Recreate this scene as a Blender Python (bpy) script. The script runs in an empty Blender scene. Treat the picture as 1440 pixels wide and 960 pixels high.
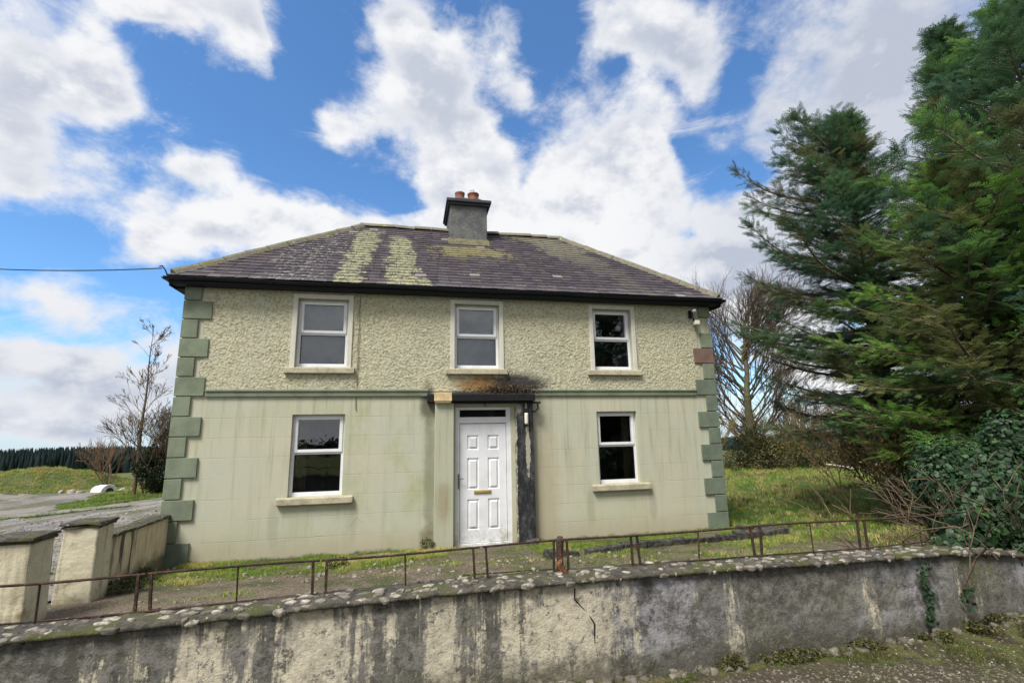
import bpy, math, random
import numpy as np
from mathutils import Vector, noise as mn
random.seed(7); rng = np.random.default_rng(7)
SC = bpy.context.scene; COL = SC.collection
PI = math.pi; R = math.radians

# ------------------------------------------------------------------ objects
def tag(o, label=None, cat=None, group=None, kind=None):
    if label: o['label'] = label
    if cat: o['category'] = cat
    if group: o['group'] = group
    if kind: o['kind'] = kind
    return o

def empty(name, loc, label, cat, group=None, kind=None):
    o = bpy.data.objects.new(name, None); COL.objects.link(o)
    o.location = loc; o['wl'] = list(loc); o.empty_display_size = .1
    return tag(o, label, cat, group, kind)

def wloc(o):
    return Vector(o['wl']) if o is not None else Vector((0, 0, 0))

def link(name, me, parent=None, base=None):
    """mesh holds world coordinates; move them to the object's own origin"""
    o = bpy.data.objects.new(name, me); COL.objects.link(o)
    if base is None: base = wloc(parent)
    base = Vector(base)
    n = len(me.vertices); co = np.empty(n*3, np.float32)
    me.vertices.foreach_get('co', co)
    co = co.reshape(-1, 3) - np.array(base, np.float32)
    me.vertices.foreach_set('co', co.ravel())
    if parent is not None:
        o.parent = parent; o.location = base - wloc(parent)
    else:
        o.location = base
    o['wl'] = list(base)
    me.update()
    return o

class MB:
    def __init__(s): s.v = []; s.f = []; s.m = []
    def box(s, x0, x1, y0, y1, z0, z1, m=0):
        b = len(s.v)
        s.v += [(x0,y0,z0),(x1,y0,z0),(x1,y1,z0),(x0,y1,z0),(x0,y0,z1),(x1,y0,z1),(x1,y1,z1),(x0,y1,z1)]
        for q in ((3,2,1,0),(4,5,6,7),(0,1,5,4),(1,2,6,5),(2,3,7,6),(3,0,4,7)):
            s.f.append(tuple(b+i for i in q)); s.m.append(m)
        return s
    def poly(s, pts, m=0):
        b = len(s.v); s.v += [tuple(p) for p in pts]; s.f.append(tuple(range(b, b+len(pts)))); s.m.append(m); return s
    def prism(s, prof, axis, a, b_, m=0):
        """profile of 2D points swept along an axis ('x': profile is (y,z))"""
        n = len(prof); b = len(s.v)
        for t in (a, b_):
            for p in prof:
                s.v.append((t, p[0], p[1]) if axis == 'x' else (p[0], t, p[1]) if axis == 'y' else (p[0], p[1], t))
        for i in range(n):
            j = (i+1) % n; s.f.append((b+i, b+j, b+n+j, b+n+i)); s.m.append(m)
        s.f.append(tuple(b+i for i in reversed(range(n)))); s.m.append(m)
        s.f.append(tuple(b+n+i for i in range(n))); s.m.append(m)
        return s
    def tube(s, pts, rad, k=8, m=0, cap=True):
        pts = [Vector(p) for p in pts]
        if not hasattr(rad, '__len__'): rad = [rad]*len(pts)
        b0 = len(s.v)
        for i, p in enumerate(pts):
            d = (pts[min(i+1, len(pts)-1)] - pts[max(i-1, 0)]).normalized()
            a = d.orthogonal().normalized() if i == 0 else (pa - d*pa.dot(d)).normalized()
            pa = a; c = d.cross(a)
            for j in range(k):
                t = 2*PI*j/k; s.v.append(tuple(p + (a*math.cos(t) + c*math.sin(t))*rad[i]))
        for i in range(len(pts)-1):
            for j in range(k):
                q = (j+1) % k; b = b0+i*k
                s.f.append((b+j, b+q, b+k+q, b+k+j)); s.m.append(m)
        if cap:
            s.f.append(tuple(b0+j for j in reversed(range(k)))); s.m.append(m)
            e = b0+(len(pts)-1)*k; s.f.append(tuple(e+j for j in range(k))); s.m.append(m)
        return s
    def lathe(s, c, prof, k=20, m=0):
        b = len(s.v)
        for r, z in prof:
            for j in range(k):
                t = 2*PI*j/k; s.v.append((c[0]+r*math.cos(t), c[1]+r*math.sin(t), c[2]+z))
        for i in range(len(prof)-1):
            for j in range(k):
                q = (j+1) % k; s.f.append((b+i*k+j, b+i*k+q, b+(i+1)*k+q, b+(i+1)*k+j)); s.m.append(m)
        return s
    def build(s, name, mats, parent=None, base=None, bevel=0, smooth=False, jit=0, sub=0, cols=None):
        me = bpy.data.meshes.new(name); me.from_pydata(s.v, [], s.f)
        if not isinstance(mats, (list, tuple)): mats = [mats]
        for m in mats: me.materials.append(m)
        me.polygons.foreach_set('material_index', s.m)
        if cols is not None:
            at = me.attributes.new('col', 'FLOAT_COLOR', 'FACE')
            at.data.foreach_set('color', np.concatenate([np.asarray(cols, np.float32), np.ones((len(cols), 1), np.float32)], 1).ravel())
        if smooth: me.polygons.foreach_set('use_smooth', [True]*len(s.f))
        me.update()
        o = link(name, me, parent, base)
        if bevel:
            md = o.modifiers.new('b', 'BEVEL'); md.width = bevel; md.segments = 2; md.limit_method = 'ANGLE'
        if sub:
            md = o.modifiers.new('s', 'SUBSURF'); md.subdivision_type = 'SIMPLE'; md.levels = sub; md.render_levels = sub
        if jit:
            tx = bpy.data.textures.new('n', 'CLOUDS'); tx.noise_scale = .12; tx.noise_depth = 3
            md = o.modifiers.new('d', 'DISPLACE'); md.texture = tx; md.strength = jit; md.texture_coords = 'OBJECT' if False else 'LOCAL'; md.mid_level = .5
        return o

def np_mesh(name, V, F, mat, parent=None, base=None, cols=None, smooth=False):
    """V (n,3), F (m,k) all faces with the same number of corners"""
    me = bpy.data.meshes.new(name)
    V = np.asarray(V, np.float32); F = np.asarray(F, np.int32); m, k = F.shape
    me.vertices.add(len(V)); me.vertices.foreach_set('co', V.ravel())
    me.loops.add(m*k); me.loops.foreach_set('vertex_index', F.ravel())
    me.polygons.add(m); me.polygons.foreach_set('loop_start', np.arange(0, m*k, k, dtype=np.int32))
    me.polygons.foreach_set('loop_total', np.full(m, k, np.int32))
    if smooth: me.polygons.foreach_set('use_smooth', np.ones(m, bool))
    me.materials.append(mat)
    if cols is not None:
        at = me.attributes.new('col', 'FLOAT_COLOR', 'FACE')
        at.data.foreach_set('color', np.concatenate([np.asarray(cols, np.float32), np.ones((len(cols), 1), np.float32)], 1).ravel())
    me.update(calc_edges=True)
    return link(name, me, parent, base)

def unit(a): return a/np.maximum(np.linalg.norm(a, axis=-1, keepdims=True), 1e-9)

def stamp(TV, TF, P, X, Y, Z, S, C=None, cj=.0):
    """copies of a small template, one per point, as one array pair"""
    n = len(P); S = np.asarray(S)
    if S.ndim == 1: S = np.repeat(S[:, None], 3, 1)
    W = (TV[None, :, 0, None]*S[:, None, 0, None]*X[:, None, :] + TV[None, :, 1, None]*S[:, None, 1, None]*Y[:, None, :]
         + TV[None, :, 2, None]*S[:, None, 2, None]*Z[:, None, :] + P[:, None, :])
    F = TF[None] + (np.arange(n)*len(TV))[:, None, None]
    cols = None
    if C is not None:
        cols = np.repeat(C, len(TF), 0)*(1+cj*rng.standard_normal((n*len(TF), 1)))
        cols = np.clip(cols, 0.002, 1)
    return W.reshape(-1, 3), F.reshape(-1, TF.shape[1]), cols

def cat(parts):
    Vs, Fs, Cs = [], [], []; b = 0
    for V, F, C in parts:
        Vs.append(V); Fs.append(F+b); b += len(V)
        if C is not None: Cs.append(C)
    return np.concatenate(Vs), np.concatenate(Fs), (np.concatenate(Cs) if Cs else None)

def tubes(P0, P1, R0, R1, k=4):
    P0, P1 = np.asarray(P0, float), np.asarray(P1, float); R0, R1 = np.asarray(R0, float), np.asarray(R1, float)
    d = unit(P1-P0); h = np.where(np.abs(d[:, 2:3]) > .9, np.array([[1., 0, 0]]), np.array([[0, 0, 1.]]))
    a = unit(np.cross(d, h)); c = np.cross(d, a)
    t = np.arange(k)*2*PI/k
    ring = a[:, None]*np.cos(t)[None, :, None] + c[:, None]*np.sin(t)[None, :, None]
    V = np.concatenate([P0[:, None]+ring*R0[:, None, None], P1[:, None]+ring*R1[:, None, None]], 1)
    q = np.array([[j, (j+1) % k, k+(j+1) % k, k+j] for j in range(k)])
    F = q[None]+(np.arange(len(P0))*2*k)[:, None, None]
    return V.reshape(-1, 3), F.reshape(-1, 4)

def rand_frames(n, up=None):
    X = unit(rng.standard_normal((n, 3))); Y = unit(np.cross(X, rng.standard_normal((n, 3)))); return X, Y, np.cross(X, Y)

def vnoise(P, s, seed=0.):
    return np.array([mn.noise(Vector((p[0]*s+seed, p[1]*s+seed*1.3, p[2]*s))) for p in P])

# ---------------------------------------------------------------- materials
class NT:
    def __init__(s, name):
        s.mat = bpy.data.materials.new(name); s.mat.use_nodes = True
        s.t = s.mat.node_tree; s.n = s.t.nodes; s.b = s.n['Principled BSDF']; s.out = s.n['Material Output']
        s.b.inputs['Roughness'].default_value = .9; s.b.inputs['Specular IOR Level'].default_value = .25
    def new(s, ty, **kw):
        n = s.n.new(ty)
        for k, v in kw.items(): setattr(n, k, v)
        return n
    def put(s, sock, v):
        if isinstance(v, bpy.types.NodeSocket): s.t.links.new(v, sock)
        elif isinstance(v, (tuple, list)) and len(v) == 3 and sock.type == 'RGBA': sock.default_value = (*v, 1)
        else: sock.default_value = v
    def pos(s, sc=(1, 1, 1), off=(0, 0, 0)):
        g = s.new('ShaderNodeNewGeometry'); m = s.new('ShaderNodeMapping'); s.t.links.new(g.outputs['Position'], m.inputs[0])
        m.inputs['Scale'].default_value = sc; m.inputs['Location'].default_value = off; return m.outputs[0]
    def xyz(s):
        g = s.new('ShaderNodeNewGeometry'); x = s.new('ShaderNodeSeparateXYZ'); s.t.links.new(g.outputs['Position'], x.inputs[0]); return x.outputs
    def noise(s, scale, detail=4, rough=.55, vec=None, dist=0):
        n = s.new('ShaderNodeTexNoise'); n.inputs['Scale'].default_value = scale; n.inputs['Detail'].default_value = detail
        n.inputs['Roughness'].default_value = rough; n.inputs['Distortion'].default_value = dist
        s.t.links.new(vec if vec is not None else s.pos(), n.inputs['Vector']); return n.outputs[0]
    def vor(s, scale, vec=None, feature='F1', out='Distance'):
        n = s.new('ShaderNodeTexVoronoi'); n.feature = feature; n.inputs['Scale'].default_value = scale
        s.t.links.new(vec if vec is not None else s.pos(), n.inputs['Vector']); return n.outputs[out]
    def rng(s, v, a, b, c=0., d=1., smooth=True):
        n = s.new('ShaderNodeMapRange'); n.interpolation_type = 'SMOOTHSTEP' if smooth else 'LINEAR'
        s.put(n.inputs[0], v)
        for i, q in enumerate((a, b, c, d)): s.put(n.inputs[i+1], q)
        return n.outputs[0]
    def math(s, op, a, b=0., c=0.):
        n = s.new('ShaderNodeMath', operation=op); s.put(n.inputs[0], a); s.put(n.inputs[1], b); s.put(n.inputs[2], c); return n.outputs[0]
    def mix(s, f, a, b, mode='MIX'):
        n = s.new('ShaderNodeMix', data_type='RGBA', blend_type=mode); s.put(n.inputs[0], f); s.put(n.inputs[6], a); s.put(n.inputs[7], b); return n.outputs[2]
    def attr(s, name='col'):
        n = s.new('ShaderNodeAttribute'); n.attribute_name = name; return n.outputs[0]
    def bump(s, h, dist=.01, st=1.):
        n = s.new('ShaderNodeBump'); n.inputs['Distance'].default_value = dist; n.inputs['Strength'].default_value = st
        s.put(n.inputs['Height'], h); s.t.links.new(n.outputs[0], s.b.inputs['Normal']); return s
    def base(s, c): s.put(s.b.inputs['Base Color'], c); return s
    def rough(s, r): s.put(s.b.inputs['Roughness'], r); return s
    def spot(s, cx, cz, rx, rz, nz, amp=.6, soft=.5):
        """soft stain on the facade round (cx, cz)"""
        x, y, z = s.xyz()
        a = s.math('DIVIDE', s.math('SUBTRACT', x, cx), rx); b = s.math('DIVIDE', s.math('SUBTRACT', z, cz), rz)
        d = s.math('SQRT', s.math('ADD', s.math('MULTIPLY', a, a), s.math('MULTIPLY', b, b)))
        d = s.math('ADD', d, s.math('MULTIPLY', s.math('SUBTRACT', nz, .5), amp*2))
        return s.rng(d, 1-soft, 1+soft, 1., 0.)

def simple(name, col, rough=.6, metal=0., var=.15, sc=6, bump=0.):
    n = NT(name); f = n.noise(sc, 5)
    n.base(n.mix(n.rng(f, .3, .7), tuple(c*(1-var) for c in col), tuple(min(1, c*(1+var)) for c in col)))
    n.rough(rough); n.b.inputs['Metallic'].default_value = metal
    if bump: n.bump(n.noise(40, 4), bump)
    return n.mat

M = {}
def facade_wear(n, c):
    """stains both renders of the front share: round the canopy, below the sills, at the foot"""
    nz = n.noise(5, 5, .65); nf = n.noise(26, 4, .7)
    x, y, z = n.xyz()
    c = n.mix(n.math('MULTIPLY', n.spot(4.95, 2.72, .5, .16, nz), .9), c, (.24, .125, .035))
    c = n.mix(n.math('MULTIPLY', n.spot(5.55, 2.76, .5, .17, nz), .95), c, (.035, .032, .034))
    c = n.mix(n.math('MULTIPLY', n.spot(3.93, 2.4, .12, .3, nz), .8), c, (.07, .07, .055))
    c = n.mix(n.math('MULTIPLY', n.spot(3.98, 1.2, .1, 1.3, nz), .55), c, (.13, .13, .08))
    c = n.mix(n.math('MULTIPLY', n.spot(4.0, .15, .16, .22, nz), .7), c, (.06, .075, .03))
    c = n.mix(n.math('MULTIPLY', n.spot(5.95, .6, .28, 1.5, nz), .35), c, (.3, .22, .12))
    # foot of the wall: damp, then moss just above the soil
    foot = n.rng(n.math('ADD', z, n.math('MULTIPLY', nz, -.35)), -.12, .32, 1., 0.)
    c = n.mix(n.math('MULTIPLY', foot, .5), c, (.36, .3, .2))
    moss = n.rng(n.math('ADD', z, n.math('MULTIPLY', n.noise(4, 5, .7), -.2)), -.1, -.02, 1., 0.)
    c = n.mix(n.math('MULTIPLY', moss, .85), c, (.055, .06, .025))
    return c

def make_mats():
    # smooth render scored as ashlar
    n = NT('smooth_render'); v = n.pos()
    big = n.noise(.9, 4, .6); st = n.noise(1, 6, .65, n.pos((7, 1, .55))); fine = n.noise(60, 4, .7)
    c = n.mix(n.rng(big, .35, .65), (.51, .49, .375), (.475, .48, .38))
    x, y, z = n.xyz()
    gx = n.math('MULTIPLY', n.rng(x, 1.0, 3.8), n.rng(x, 4.4, 3.8))
    alg = n.math('MULTIPLY', n.rng(n.noise(1.7, 5, .65, n.pos((1, 1, .7))), .42, .68), n.math('ADD', n.math('MULTIPLY', gx, .5), .22))
    c = n.mix(alg, c, (.35, .385, .2))
    c = n.mix(n.rng(st, .5, .78, 0, .42), c, (.28, .29, .22))
    c = n.mix(n.rng(n.noise(2.6, 6, .7), .56, .74, 0, .4), c, (.5, .5, .42))
    br = n.new('ShaderNodeTexBrick'); cx = n.new('ShaderNodeCombineXYZ')
    wob = n.math('MULTIPLY', n.math('SUBTRACT', n.noise(3, 3), .5), .03)
    n.put(cx.inputs[0], n.math('ADD', x, .2)); n.put(cx.inputs[1], n.math('ADD', z, wob)); n.t.links.new(cx.outputs[0], br.inputs['Vector'])
    br.inputs['Scale'].default_value = 1; br.inputs['Brick Width'].default_value = .78; br.inputs['Row Height'].default_value = .3135
    br.inputs['Mortar Size'].default_value = .006; br.inputs['Mortar Smooth'].default_value = .6
    line = n.math('MULTIPLY', br.outputs['Fac'], n.rng(n.noise(1.3, 3), .35, .62, .1, .75))
    c = n.mix(n.math('MULTIPLY', line, .17), c, (.2, .2, .13))
    c = n.mix(n.rng(fine, .35, .75, 0, .22), c, (.27, .28, .2))
    for (sx, zz) in ((1.55, .72), (2.75, .7), (6.85, .72), (8.05, .72)):
        c = n.mix(n.math('MULTIPLY', n.spot(sx, zz-.15, .07, .35, n.noise(6, 4)), .3), c, (.2, .2, .14))
    cr = n.math('MULTIPLY', n.rng(n.vor(1.1, n.pos((1, 1, .8)), 'DISTANCE_TO_EDGE'), .0, .006, 1., 0.), n.rng(n.noise(.8, 3), .55, .6, 0, .5)); c = n.mix(cr, c, (.2, .19, .14))
    c = n.mix(n.rng(n.math('ADD', n.noise(1, 5, .7, n.pos((9, 1, .4))), n.math('MULTIPLY', z, .05)), .6, .8, 0, .5), c, (.24, .25, .17))
    c = facade_wear(n, c); n.base(c).rough(.92)
    n.bump(n.math('ADD', n.math('MULTIPLY', fine, .25), n.math('MULTIPLY', line, -.5)), .005); M['smooth'] = n.mat
    # rough cast
    n = NT('rough_cast'); big = n.noise(1.1, 5, .6); gr = n.noise(28, 5, .7)
    c = n.mix(n.rng(big, .35, .65), (.53, .505, .355), (.49, .48, .36))
    c = n.mix(n.rng(n.noise(2.2, 5, .65, n.pos((1.4, 1, .6))), .5, .75, 0, .45), c, (.33, .34, .2))
    c = n.mix(n.rng(gr, .44, .62, 0, .7), c, (.23, .205, .125))
    x, y, z = n.xyz()
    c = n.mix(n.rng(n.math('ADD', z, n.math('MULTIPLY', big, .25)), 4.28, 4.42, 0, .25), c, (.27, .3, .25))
    hole = n.math('MULTIPLY', n.rng(n.vor(7), .0, .09, 1., 0.), n.rng(n.noise(.9, 2), .55, .62))
    c = n.mix(hole, c, (.12, .1, .05))
    c = facade_wear(n, c); n.base(c).rough(.95); n.bump(gr, .012); M['rough'] = n.mat
    # quoin paint
    def paint(name, col, w=.3):
        n = NT(name); c = n.mix(n.rng(n.noise(3, 5, .65), .35, .7), col, tuple(q*(1-w) for q in col))
        c = n.mix(n.rng(n.noise(14, 5, .7), .5, .8, 0, .4), c, tuple(min(1, q*1.45) for q in col))
        c = n.mix(n.rng(n.noise(1, 5, .7, n.pos((12, 12, .8))), .55, .8, 0, .4), c, tuple(q*.5 for q in col))
        n.base(c).rough(.85); n.bump(n.noise(50, 4), .003); return n.mat
    M['quoin'] = paint('sage_green_paint', (.2, .235, .165))
    M['quoin_blue'] = paint('slate_green_paint', (.165, .2, .15))
    M['quoin_red'] = paint('bare_brown_cement', (.2, .125, .1))
    M['surround'] = paint('pale_window_surround', (.6, .58, .5), .12)
    M['cream'] = paint('cream_masonry_paint', (.55, .52, .38), .25)
    n = NT('sill_stone'); c = n.mix(n.rng(n.noise(5, 5, .7), .35, .7), (.46, .42, .3), (.3, .27, .19))
    c = n.mix(n.rng(n.noise(22, 5, .75), .55, .7, 0, .8), c, (.13, .11, .07)); n.base(c); n.bump(n.noise(40, 4), .006); M['sill'] = n.mat
    # cream pilaster and the soot-black one
    n = NT('pilaster_cream'); c = n.mix(n.rng(n.noise(1.5, 5, .6), .35, .65), (.43, .43, .33), (.39, .41, .3))
    c = n.mix(n.rng(n.noise(1, 6, .7, n.pos((14, 10, .9))), .5, .75, 0, .5), c, (.27, .23, .14))
    c = n.mix(n.math('MULTIPLY', n.spot(4.2, .75, .12, .3, n.noise(5, 5)), .4), c, (.28, .17, .08))
    x, y, z = n.xyz()
    c = n.mix(n.rng(n.math('ADD', z, n.math('MULTIPLY', n.noise(5, 5, .7), .3)), .0, .35, .7, 0), c, (.36, .3, .16))
    n.base(c); n.bump(n.noise(50, 4), .004); M['pil_cream'] = n.mat
    n = NT('pilaster_black'); x, y, z = n.xyz(); nz = n.noise(9, 6, .7)
    blk = n.mix(n.rng(n.noise(7, 6, .75, n.pos((1.6, 1, .7))), .42, .72), (.02, .021, .024), (.1, .1, .105))
    pale = n.math('ADD', n.spot(5.675, 1.6, .04, .46, n.noise(9, 6, .8, n.pos((1, 1, .5))), 1.1, .15), n.spot(5.655, 2.2, .02, .2, n.noise(9, 5, .7), .5, .3))
    c = n.mix(n.math('MULTIPLY', n.math('MINIMUM', pale, 1.), .85), blk, (.42, .4, .32))
    edge = n.rng(n.math('ADD', x, n.math('MULTIPLY', n.math('SUBTRACT', nz, .5), .14)), 5.455, 5.485, 1, 0)
    c = n.mix(edge, c, (.44, .43, .34))
    c = n.mix(n.math('MULTIPLY', n.spot(5.52, 2.3, .06, .08, nz), .6), c, (.4, .36, .3))
    n.base(c).rough(.75); n.bump(n.noise(45, 5), .008); M['pil_black'] = n.mat
    # slates
    n = NT('roof_slate'); a = n.attr(); f = n.noise(35, 5, .75)
    c = n.mix(n.rng(f, .35, .75, 0, .45), a, n.mix(.5, a, (.13, .12, .13)))
    sp = n.math('MULTIPLY', n.rng(n.vor(9), .0, .2, 1., 0.), n.rng(n.noise(2.1, 3), .48, .62))
    c = n.mix(n.math('MULTIPLY', sp, .75), c, (.36, .36, .31))
    sp = n.math('MULTIPLY', n.rng(n.noise(24, 5, .75), .6, .68), n.rng(n.noise(1.2, 3, .6), .45, .6))
    c = n.mix(n.math('MULTIPLY', sp, .55), c, (.28, .27, .25))
    x, y, z = n.xyz(); t = n.math('DIVIDE', n.math('SUBTRACT', z, 4.46), 2.28); rag = n.math('SUBTRACT', n.noise(3.2, 6, .72, n.pos((1.6, 1, .6))), .5); fr = n.math('SUBTRACT', n.noise(16, 5, .75), .5)
    cell = n.new('ShaderNodeSeparateColor'); n.t.links.new(n.vor(1, n.pos((4.9, .01, 8.2)), out='Color'), cell.inputs[0]); cell = n.math('SUBTRACT', cell.outputs[0], .5)
    rag = n.math('ADD', n.math('ADD', n.math('MULTIPLY', rag, 2.4), n.math('MULTIPLY', fr, 1.6)), n.math('MULTIPLY', cell, .75)); front = n.rng(y, 2.5, 2.6, 1, 0)
    def streak(c0, c1, w0, w1, t0, t1):
        ctr = n.math('MULTIPLY_ADD', t, c1-c0, c0); w = n.math('MULTIPLY_ADD', t, w1-w0, w0)
        d = n.math('ADD', n.math('DIVIDE', n.math('ABSOLUTE', n.math('SUBTRACT', x, ctr)), w), n.math('MULTIPLY', rag, -1.))
        return n.math('MULTIPLY', n.math('MULTIPLY', n.rng(d, .75, 1.15, 1, 0), n.rng(t, t0, t1, 1, 0)), front)
    joint = n.rng(a, .0, 1.) if False else None
    A = streak(2.5, 2.66, .2, .28, .84, .95); B = streak(3.5, 3.28, .34, .16, .74, .86)
    c = n.mix(n.math('MULTIPLY', n.math('MULTIPLY', n.math('MAXIMUM', A, B), n.rng(n.noise(10, 5, .8, n.pos((1, 1, .8))), .42, .52, .25, 1)), .78), c, n.mix(n.rng(fr, -.12, .12), (.21, .21, .11), (.39, .385, .23)))
    C2 = streak(4.87, 4.87, .55, .75, .66, .68); C2 = n.math('MULTIPLY', C2, n.rng(n.math('ADD', t, n.math('MULTIPLY', rag, .12)), .42, .56, 0, 1)); c = n.mix(n.math('MULTIPLY', C2, .8), c, (.2, .18, .08))
    O = streak(8.3, 6.6, .12, .75, .99, 1.); O = n.math('MULTIPLY', O, n.rng(t, .35, .8, .25, .8)); c = n.mix(n.math('MULTIPLY', O, .7), c, (.2, .19, .12))
    h = streak(1.6, 1.75, .5, .5, .8, .9); c = n.mix(n.math('MULTIPLY', n.math('MULTIPLY', h, n.rng(n.noise(12, 5, .75), .54, .6)), .6), c, (.36, .36, .32))
    n.base(c).rough(.7); n.b.inputs['Specular IOR Level'].default_value = .25; n.bump(f, .006); M['slate'] = n.mat
    n = NT('mossy_ridge_tile'); c = n.mix(n.rng(n.noise(8, 5, .7), .35, .65), (.13, .12, .1), (.2, .185, .13))
    c = n.mix(n.rng(n.noise(4, 4, .7), .5, .66), c, (.14, .14, .05)); c = n.mix(n.rng(n.noise(9, 4, .7), .64, .7), c, (.45, .43, .36))
    n.base(c); n.bump(n.noise(30, 4), .01); M['ridge'] = n.mat
    n = NT('chimney_render'); c = n.mix(n.rng(n.noise(3, 6, .7), .35, .65), (.155, .155, .15), (.085, .09, .095))
    c = n.mix(n.rng(n.noise(9, 5, .7), .55, .75, 0, .7), c, (.26, .26, .25)); c = n.mix(n.rng(n.noise(4, 5, .7), .6, .7, 0, .7), c, (.13, .1, .06))
    n.base(c); n.bump(n.noise(30, 5), .01); M['chim'] = n.mat
    n = NT('lichen_fillet'); c = n.mix(n.rng(n.noise(8, 5, .7), .35, .65), (.15, .14, .085), (.09, .08, .045)); n.base(c); n.bump(n.noise(30, 5), .01); M['lichen'] = n.mat
    M['capslate'] = simple('dark_cap', (.045, .047, .055), .7, bump=.004)
    n = NT('terracotta'); c = n.mix(n.rng(n.noise(9, 5, .7), .35, .65), (.3, .13, .09), (.16, .08, .06)); n.base(c); M['pot'] = n.mat
    M['gutter'] = simple('black_gutter', (.012, .013, .017), .35)
    n = NT('black_paint_board'); c = n.mix(n.rng(n.noise(18, 5, .8, n.pos((.5, 1, 1))), .66, .72), (.014, .016, .022), (.3, .3, .28)); n.base(c).rough(.6); M['fascia'] = n.mat
    n = NT('canopy_black'); c = n.mix(n.rng(n.noise(9, 5, .8), .55, .75), (.014, .014, .016), (.06, .06, .055)); n.base(c).rough(.8); M['canopy'] = n.mat
    n = NT('white_upvc'); c = n.mix(n.rng(n.noise(4, 5, .6), .4, .75, 0, .5), (.76, .77, .8), (.56, .56, .53)); c = n.mix(n.math('MULTIPLY', n.rng(n.xyz()[2], .5, .0), n.rng(n.noise(9, 5, .7), .4, .65)), c, (.42, .4, .33)); n.base(c).rough(.38); M['upvc'] = n.mat
    M['seal'] = simple('dark_seal', (.03, .03, .035), .6)
    M['brass'] = simple('brass', (.55, .42, .16), .4, .6)
    M['steel'] = simple('handle_metal', (.25, .23, .2), .35, .8)
    M['pale_plastic'] = simple('aged_plastic', (.62, .6, .5), .5)
    M['white_plastic'] = simple('white_plastic', (.8, .8, .8), .4)
    M['blackmetal'] = simple('black_metal', (.02, .02, .022), .5)
    M['inner'] = simple('room_plaster', (.22, .21, .19), .9)
    M['blind'] = simple('grey_blind', (.6, .6, .6), .9)
    M['curtain'] = simple('beige_curtain', (.42, .34, .22), .9)
    n = NT('window_glass'); b = n.b; n.n.remove(b)
    g = n.new('ShaderNodeBsdfGlossy'); g.inputs['Roughness'].default_value = .01; t = n.new('ShaderNodeBsdfTransparent'); t.inputs[0].default_value = (.75, .78, .8, 1)
    fr = n.new('ShaderNodeFresnel'); fr.inputs[0].default_value = 1.5
    bm = n.new('ShaderNodeBump'); bm.inputs['Distance'].default_value = .004; n.t.links.new(n.noise(2.2, 2), bm.inputs['Height'])
    n.t.links.new(bm.outputs[0], g.inputs['Normal'])
    mx = n.new('ShaderNodeMixShader'); n.t.links.new(n.math('MULTIPLY', fr.outputs[0], 2.6), mx.inputs[0])
    n.t.links.new(t.outputs[0], mx.inputs[1]); n.t.links.new(g.outputs[0], mx.inputs[2]); n.t.links.new(mx.outputs[0], n.out.inputs[0]); M['glass'] = n.mat
    # rust
    n = NT('rusty_iron'); c = n.mix(n.rng(n.noise(16, 5, .7), .4, .65), (.03, .022, .018), (.085, .045, .028)); c = n.mix(n.rng(n.noise(30, 5, .7), .6, .72), c, (.2, .18, .15))
    n.base(c); n.bump(n.noise(60, 4), .004); M['rust'] = n.mat
    n = NT('orange_rust'); c = n.mix(n.rng(n.noise(20, 5, .7), .4, .6), (.06, .03, .02), (.25, .1, .05)); n.base(c); n.bump(n.noise(40, 4), .01); M['rust2'] = n.mat
    # boundary wall: whitewash with black streaks running down from the coping
    n = NT('streaked_whitewash'); x, y, z = n.xyz()
    s1 = n.noise(1, 5, .6, n.pos((2.6, 2, .3)), .25); s2 = n.noise(1, 5, .7, n.pos((11, 7, .9)), .2); mot = n.noise(16, 6, .75); big = n.noise(1.5, 4)
    cream = n.mix(n.rng(mot, .35, .65), (.56, .51, .385), (.38, .345, .27)); cream = n.mix(n.rng(n.noise(2.1, 5, .7), .5, .68, 0, .55), cream, (.22, .2, .18))
    darkr = n.math('MULTIPLY', n.rng(x, 4.75, 5.8), .17); darkl = n.rng(x, 2.5, 1.95, 0, .16)
    k = n.math('ADD', n.math('ADD', n.math('MULTIPLY', s1, .8), n.math('MULTIPLY', s2, .62)), n.math('ADD', darkr, darkl))
    k = n.math('ADD', k, n.math('MULTIPLY', n.math('SUBTRACT', mot, .5), .4))
    k = n.math('ADD', k, n.rng(z, .66, .84, 0, .03)); f = n.rng(k, .7, .8)
    grey = n.mix(n.rng(mot, .4, .64), (.028, .03, .03), (.17, .165, .155)); vio = n.mix(n.rng(n.noise(7, 6, .75), .4, .62), (.04, .04, .046), (.27, .265, .29)); grey = n.mix(n.math('MULTIPLY', n.rng(n.noise(1.2, 3, .5, n.pos((1, 1, .5))), .34, .54), n.rng(x, 4.2, 5.2)), grey, vio)
    c = n.mix(n.math('MULTIPLY', f, .88), cream, grey)
    low = n.rng(n.math('ADD', z, n.math('MULTIPLY', big, .5)), .55, .85, 1, 0)
    fl = n.math('MULTIPLY', n.rng(n.noise(13, 6, .8), .52, .6), low); c = n.mix(n.math('MULTIPLY', fl, .8), c, (.55, .52, .46))
    c = n.mix(n.math('MULTIPLY', n.rng(n.vor(26), .0, .13, 1., 0.), n.rng(n.noise(3, 3), .5, .56, 0, .7)), c, (.5, .48, .43))
    c = n.mix(n.math('MULTIPLY', n.rng(n.noise(13, 6, .8), .55, .62), .75), c, (.04, .042, .04))
    mg = n.math('MULTIPLY', n.rng(n.noise(2.2, 5, .7), .5, .66), n.rng(x, 6.8, 8.2, .15, .6)); c = n.mix(mg, c, (.15, .15, .06))
    damp = n.rng(n.math('ADD', z, n.math('MULTIPLY', mot, -.25)), .2, .38, .75, 0); c = n.mix(damp, c, (.06, .055, .035))
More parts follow.
